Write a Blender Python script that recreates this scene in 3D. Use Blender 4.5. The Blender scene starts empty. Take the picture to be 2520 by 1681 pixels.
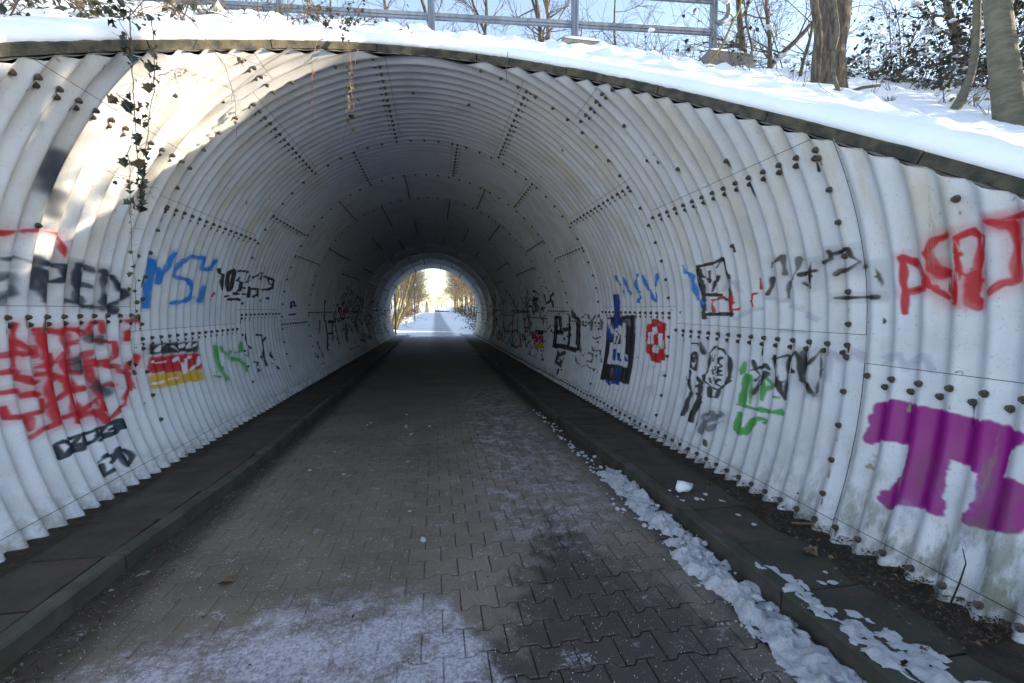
import bpy, math, random
import numpy as np
from mathutils import Vector, Matrix, noise as mnoise

R_ = math.radians
S = bpy.context.scene
COL = S.collection

# ------------------------------------------------------------------ camera, sky, sun, exposure
CAM_YAW, CAM_PITCH = math.atan(190 / 1120.0 * math.cos(0.0718)), 0.0718
cam_d = bpy.data.cameras.new('camera')
cam_d.sensor_width = 36.0
cam_d.lens = 36.0 * 1120 / 2520
cam_d.clip_start = 0.05
cam_d.clip_end = 4000
cam = bpy.data.objects.new('camera', cam_d)
COL.objects.link(cam)
cam.location = (0, 0, 0)
cam.rotation_euler = (math.pi / 2 - CAM_PITCH, 0, -CAM_YAW)
S.camera = cam

SUN_AZ, SUN_EL = R_(99.0), R_(12.8)          # clockwise from +Y, above the horizon
W = bpy.data.worlds.new('World')
S.world = W
W.use_nodes = True
wn = W.node_tree
bg = wn.nodes['Background']
sky = wn.nodes.new('ShaderNodeTexSky')
sky.sky_type = 'NISHITA'
sky.sun_disc = False
sky.sun_elevation = SUN_EL
sky.sun_rotation = SUN_AZ
sky.air_density = 1.0
sky.dust_density = 0.8
sky.ozone_density = 1.8
hsv = wn.nodes.new('ShaderNodeHueSaturation')          # winter haze: paler and brighter than a dry clear sky
hsv.inputs['Saturation'].default_value = 0.80
hsv.inputs['Value'].default_value = 1.4
wn.links.new(sky.outputs[0], hsv.inputs['Color'])
wn.links.new(hsv.outputs[0], bg.inputs[0])
bg.inputs[1].default_value = 0.15

sun_d = bpy.data.lights.new('sun', 'SUN')
sun_d.energy = 5.0
sun_d.angle = R_(0.5)
sun_d.color = (1.0, 0.84, 0.62)
sun = bpy.data.objects.new('sun', sun_d)
COL.objects.link(sun)
to_sun = Vector((math.sin(SUN_AZ) * math.cos(SUN_EL), math.cos(SUN_AZ) * math.cos(SUN_EL), math.sin(SUN_EL)))
sun.rotation_euler = to_sun.to_track_quat('Z', 'Y').to_euler()
sun.location = to_sun * 60

S.view_settings.view_transform = 'Standard'
S.view_settings.look = 'None'
S.view_settings.gamma = 1
S.view_settings.use_curve_mapping = False
S.view_settings.exposure = 1.42
S.cycles.use_denoising = True
S.cycles.diffuse_bounces = 8
S.cycles.max_bounces = 10

# ------------------------------------------------------------------ helpers
def tag(o, label=None, cat=None, group=None, kind=None):
    if label: o['label'] = label
    if cat: o['category'] = cat
    if group: o['group'] = group
    if kind: o['kind'] = kind
    return o

def link(name, data, parent=None):
    o = bpy.data.objects.new(name, data)
    COL.objects.link(o)
    if parent is not None: o.parent = parent
    return o

def empty(name, loc=(0, 0, 0)):
    o = link(name, None)
    o.location = loc
    o.empty_display_size = 0.2
    return o

class MB:
    """collects geometry that becomes ONE mesh"""
    def __init__(s): s.v = []; s.f = []; s.smooth = False
    def add(s, vs, fs):
        n = len(s.v); s.v += [tuple(v) for v in vs]; s.f += [tuple(i + n for i in f) for f in fs]
    def box(s, c, d, rot=None, bev=0.0):
        x, y, z = d[0] / 2, d[1] / 2, d[2] / 2
        if bev <= 0:
            vs = [Vector((sx * x, sy * y, sz * z)) for sx in (-1, 1) for sy in (-1, 1) for sz in (-1, 1)]
            fs = [(0, 1, 3, 2), (4, 6, 7, 5), (0, 4, 5, 1), (2, 3, 7, 6), (0, 2, 6, 4), (1, 5, 7, 3)]
        else:
            vs = []
            for zz, k in ((-z, 0), (z - bev, 0), (z, bev)):
                vs += [Vector((-x + k, -y + k, zz)), Vector((x - k, -y + k, zz)), Vector((x - k, y - k, zz)), Vector((-x + k, y - k, zz))]
            fs = [(3, 2, 1, 0), (8, 9, 10, 11)]
            for l in (0, 4):
                for i in range(4): fs.append((l + i, l + (i + 1) % 4, l + 4 + (i + 1) % 4, l + 4 + i))
        if rot is not None: vs = [rot @ v for v in vs]
        s.add([v + Vector(c) for v in vs], fs)
    def tube(s, pts, rad, k=6, cap=True):
        pts = [Vector(p) for p in pts]
        if not hasattr(rad, '__len__'): rad = [rad] * len(pts)
        n0 = len(s.v)
        up = Vector((0.13, 0.21, 1)).normalized()
        for i, p in enumerate(pts):
            t = (pts[min(i + 1, len(pts) - 1)] - pts[max(i - 1, 0)])
            if t.length < 1e-9: t = Vector((0, 0, 1))
            t.normalize()
            a = t.cross(up)
            if a.length < 0.1: a = t.cross(Vector((1, 0, 0)))
            a.normalize(); b = t.cross(a)
            for j in range(k):
                q = 2 * math.pi * j / k
                s.v.append(tuple(p + (a * math.cos(q) + b * math.sin(q)) * rad[i]))
        for i in range(len(pts) - 1):
            for j in range(k):
                s.f.append((n0 + i * k + j, n0 + i * k + (j + 1) % k, n0 + (i + 1) * k + (j + 1) % k, n0 + (i + 1) * k + j))
        if cap and k > 2:
            s.f.append(tuple(n0 + j for j in range(k))[::-1])
            s.f.append(tuple(n0 + (len(pts) - 1) * k + j for j in range(k)))
    def mesh(s, name, mat, smooth=False):
        me = bpy.data.meshes.new(name)
        me.from_pydata(s.v, [], s.f)
        if mat is not None:
            for m in (mat if isinstance(mat, (list, tuple)) else [mat]): me.materials.append(m)
        if smooth: me.shade_smooth()
        me.update()
        return me
    def build(s, name, mat, parent=None, smooth=False):
        return link(name, s.mesh(name, mat, smooth), parent)

def grid_mesh(name, P, mat, parent=None, smooth=True, drop=None, uv=None, flip=False):
    """P: array (n, m, 3)"""
    n, m = P.shape[:2]
    idx = np.arange(n * m).reshape(n, m)
    q = np.stack([idx[:-1, :-1], idx[1:, :-1], idx[1:, 1:], idx[:-1, 1:]], -1).reshape(-1, 4)
    if flip: q = q[:, ::-1]
    if drop is not None: q = q[~drop.reshape(-1)]
    used = np.unique(q)
    rem = -np.ones(n * m, int); rem[used] = np.arange(len(used)); q = rem[q]
    V = P.reshape(-1, 3)[used]
    me = bpy.data.meshes.new(name)
    me.vertices.add(len(V)); me.vertices.foreach_set('co', V.astype(np.float32).ravel())
    me.loops.add(len(q) * 4); me.loops.foreach_set('vertex_index', q.astype(np.int32).ravel())
    me.polygons.add(len(q)); me.polygons.foreach_set('loop_start', np.arange(0, len(q) * 4, 4, dtype=np.int32))
    me.update(calc_edges=True)
    if uv is not None:
        U = uv.reshape(-1, 2)[used]
        l = me.uv_layers.new(name='UVMap')
        l.data.foreach_set('uv', U[q.ravel()].astype(np.float32).ravel())
    if mat is not None: me.materials.append(mat)
    if smooth: me.shade_smooth()
    return link(name, me, parent)

# ------------------------------------------------------------------ material helpers
class NT:
    def __init__(s, name):
        s.m = bpy.data.materials.new(name); s.m.use_nodes = True
        s.t = s.m.node_tree; s.b = s.t.nodes['Principled BSDF']
        s.geo = s.t.nodes.new('ShaderNodeNewGeometry')
        s.xyz = None
    def n(s, typ, **kw):
        x = s.t.nodes.new(typ)
        for k, v in kw.items(): setattr(x, k, v)
        return x
    def link(s, a, b): s.t.links.new(a, b)
    def val(s, sock, v):
        if isinstance(v, bpy.types.NodeSocket): s.link(v, sock)
        else: sock.default_value = v
    def math(s, op, a, b=0.0, c=None, clamp=False):
        x = s.n('ShaderNodeMath', operation=op); x.use_clamp = clamp
        s.val(x.inputs[0], a); s.val(x.inputs[1], b)
        if c is not None: s.val(x.inputs[2], c)
        return x.outputs[0]
    def pos(s): return s.geo.outputs['Position']
    def sep(s):
        if s.xyz is None:
            x = s.n('ShaderNodeSeparateXYZ'); s.link(s.pos(), x.inputs[0]); s.xyz = x.outputs
        return s.xyz
    def noise(s, scale, detail=4, rough=0.55, vec=None, stretch=None, w=None, dist=0.0):
        x = s.n('ShaderNodeTexNoise')
        x.inputs['Scale'].default_value = scale; x.inputs['Detail'].default_value = detail
        x.inputs['Roughness'].default_value = rough; x.inputs['Distortion'].default_value = dist
        v = vec if vec is not None else s.pos()
        if stretch:
            mp = s.n('ShaderNodeMapping'); mp.inputs['Scale'].default_value = stretch
            s.link(v, mp.inputs[0]); v = mp.outputs[0]
        s.link(v, x.inputs['Vector'])
        return x.outputs['Fac']
    def ramp(s, f, lo, hi, a=0.0, b=1.0):
        x = s.n('ShaderNodeMapRange'); x.interpolation_type = 'SMOOTHSTEP'
        s.val(x.inputs['Value'], f)
        x.inputs['From Min'].default_value = lo; x.inputs['From Max'].default_value = hi
        x.inputs['To Min'].default_value = a; x.inputs['To Max'].default_value = b
        return x.outputs[0]
    def mix(s, f, a, b):
        x = s.n('ShaderNodeMix', data_type='RGBA')
        s.val(x.inputs['Factor'], f)
        for sk, v in ((x.inputs[6], a), (x.inputs[7], b)):
            if isinstance(v, bpy.types.NodeSocket): s.link(v, sk)
            else: sk.default_value = (*v, 1)
        return x.outputs[2]
    def bump(s, h, strength=0.3, dist=0.01):
        x = s.n('ShaderNodeBump'); x.inputs['Strength'].default_value = strength; x.inputs['Distance'].default_value = dist
        s.link(h, x.inputs['Height']); s.link(x.outputs[0], s.b.inputs['Normal'])
    def color(s, c):
        if isinstance(c, bpy.types.NodeSocket): s.link(c, s.b.inputs['Base Color'])
        else: s.b.inputs['Base Color'].default_value = (*c, 1)
    def rough(s, v): s.val(s.b.inputs['Roughness'], v)
    def rand(s):
        x = s.n('ShaderNodeObjectInfo'); return x.outputs['Random']

def simple(name, c1, c2, scale=8, rough=0.8, bump=0.3, bscale=None, dist=0.01, metal=0.0, stretch=None, spec=None):
    t = NT(name)
    nz = t.noise(scale, 5, stretch=stretch)
    t.color(t.mix(t.ramp(nz, 0.35, 0.65), c1, c2))
    t.rough(rough); t.b.inputs['Metallic'].default_value = metal
    if spec is not None: t.b.inputs['Specular IOR Level'].default_value = spec
    if bump: t.bump(t.noise(bscale or scale * 4, 5, stretch=stretch), bump, dist)
    return t.m

M = {}
# --- snow
t = NT('snow')
t.color(t.mix(t.ramp(t.noise(2.5, 4), 0.3, 0.7), (0.80, 0.83, 0.88), (0.87, 0.88, 0.90)))
t.rough(0.75); t.b.inputs['Subsurface Weight'].default_value = 0.0
h = t.math('ADD', t.noise(9, 5), t.math('MULTIPLY', t.noise(70, 4), 0.3))
t.bump(h, 0.35, 0.03)
M['snow'] = t.m
t = NT('dirty_snow')
d = t.ramp(t.noise(42, 6, 0.75), 0.62, 0.70)
base = t.mix(t.ramp(t.noise(11, 5, 0.6), 0.35, 0.65), (0.70, 0.72, 0.77), (0.84, 0.86, 0.90))
t.color(t.mix(d, base, (0.10, 0.08, 0.06)))
t.rough(0.7)
t.bump(t.math('ADD', t.noise(45, 6, 0.7), t.math('MULTIPLY', t.noise(190, 4, 0.7), 0.5)), 1.0, 0.03)
M['dirty_snow'] = t.m
M['coping'] = simple('coping_concrete', (0.12, 0.105, 0.072), (0.042, 0.045, 0.040), 11, 0.95, 1.0, 120, 0.012)
M['mortar'] = simple('mortar', (0.17, 0.15, 0.13), (0.09, 0.08, 0.07), 18, 0.95, 0.6, 60, 0.01)
M['backing'] = simple('dark_gap', (0.012, 0.012, 0.012), (0.02, 0.018, 0.016), 10, 0.95, 0)  # nearly black, stands in for the shade inside the plate gaps
M['footing'] = simple('exposed_aggregate', (0.25, 0.23, 0.21), (0.12, 0.11, 0.10), 70, 0.9, 0.5, 90, 0.01)
M['galv'] = simple('galvanised_steel', (0.22, 0.25, 0.30), (0.15, 0.17, 0.20), 10, 0.5, 0.1, 30, 0.004, 0.35, (1, 1, 0.2))
M['bolt'] = simple('bolt_steel', (0.075, 0.072, 0.068), (0.14, 0.115, 0.09), 60, 0.55, 0.3, 200, 0.003, 0.4)
M['bark'] = simple('grey_bark', (0.20, 0.155, 0.11), (0.075, 0.060, 0.05), 11, 0.95, 1.0, 30, 0.05, stretch=(3, 3, 0.45))
M['bark_smooth'] = simple('smooth_bark', (0.165, 0.15, 0.105), (0.105, 0.10, 0.07), 7, 0.8, 0.8, 18, 0.03, stretch=(1.2, 1.2, 3.5))
M['twig'] = simple('twig_bark', (0.13, 0.09, 0.06), (0.07, 0.055, 0.045), 5, 0.8, 0)
M['gold_twig'] = simple('golden_twig_bark', (0.22, 0.16, 0.09), (0.12, 0.09, 0.06), 1.5, 0.8, 0)
M['gold_bark'] = simple('sunlit_gold_bark', (0.24, 0.20, 0.07), (0.12, 0.10, 0.05), 2.5, 0.85, 0.5, 20, 0.02)  # the low sun's gold on the far trunks is put into this colour
M['red_stem'] = simple('reddish_stem', (0.26, 0.12, 0.07), (0.16, 0.09, 0.06), 12, 0.6, 0)
M['leaf_dark'] = simple('dark_green_leaf', (0.030, 0.042, 0.018), (0.012, 0.020, 0.014), 7, 0.5, 0)
M['leaf_mid'] = simple('green_leaf', (0.055, 0.075, 0.025), (0.025, 0.038, 0.016), 8, 0.5, 0)
M['leaf_bronze'] = simple('withered_leaf', (0.13, 0.09, 0.045), (0.055, 0.045, 0.03), 9, 0.6, 0)
M['leaf_gold'] = simple('yellow_green_leaf', (0.30, 0.30, 0.03), (0.12, 0.16, 0.02), 9, 0.5, 0)
M['litter'] = simple('dead_leaf', (0.10, 0.058, 0.030), (0.03, 0.020, 0.014), 25, 0.8, 0)
M['litter_pale'] = simple('pale_dead_leaf', (0.22, 0.15, 0.085), (0.10, 0.065, 0.04), 25, 0.8, 0)
M['soil'] = simple('dark_soil', (0.022, 0.017, 0.013), (0.045, 0.032, 0.022), 12, 0.95, 1.0, 45, 0.03)
M['grass'] = simple('dry_grass', (0.20, 0.20, 0.07), (0.09, 0.11, 0.04), 10, 0.7, 0)
M['lamp_green'] = simple('green_pole_paint', (0.13, 0.19, 0.12), (0.08, 0.13, 0.09), 5, 0.5, 0)
M['stone_dark'] = simple('dark_stone', (0.05, 0.045, 0.045), (0.025, 0.022, 0.022), 5, 0.9, 0.5, 12, 0.03)
M['white'] = simple('white_paint', (0.75, 0.75, 0.74), (0.6, 0.6, 0.6), 5, 0.6, 0)

# ------------------------------------------------------------------ tunnel cross section
_a = np.array([-62, -40, -20, -8, 5, 20, 35, 50, 65, 80, 95, 110, 125, 140, 155, 170, 183, 197, 215, 235], float)
_r = np.array([3.14, 2.98, 2.80, 2.72, 2.68, 2.605, 2.545, 2.52, 2.52, 2.545, 2.565, 2.585, 2.61, 2.65, 2.69, 2.745, 2.80, 2.86, 2.955, 3.05])
_ad = np.arange(-62, 235.5, 0.5)
_rd = np.interp(_ad, _a, _r)
for _ in range(40):
    _rd[1:-1] = 0.25 * _rd[:-2] + 0.5 * _rd[1:-1] + 0.25 * _rd[2:]
def prof(th): return np.interp(th, _ad, _rd)           # radius about the camera axis, degrees
MC, MK = 0.88, 1.563                                    # mouth plane: Y = MC + MK * z
NPL = Vector((0, -1, MK)).normalized()                  # its outward normal
def mouth_Y(th, dr=0.0): return MC + MK * (prof(th) + dr) * np.sin(np.radians(th))
def zw(Y): return -1.455 - 0.0065 * Y                   # walkway level
def zr(Y): return -1.56 - 0.0065 * Y                    # road level
YE = 29.3
KERB_L, KERB_R = -1.80, 1.70
def _ss(v): v = max(0.0, min(1.0, v)); return v * v * (3 - 2 * v)
def kr(y): return 1.645 + 0.115 * _ss((6.5 - y) / 3.0)     # the kerbs open out a little towards the mouth
def kl(y): return -1.745 - 0.125 * _ss((5.0 - y) / 2.6)
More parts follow.
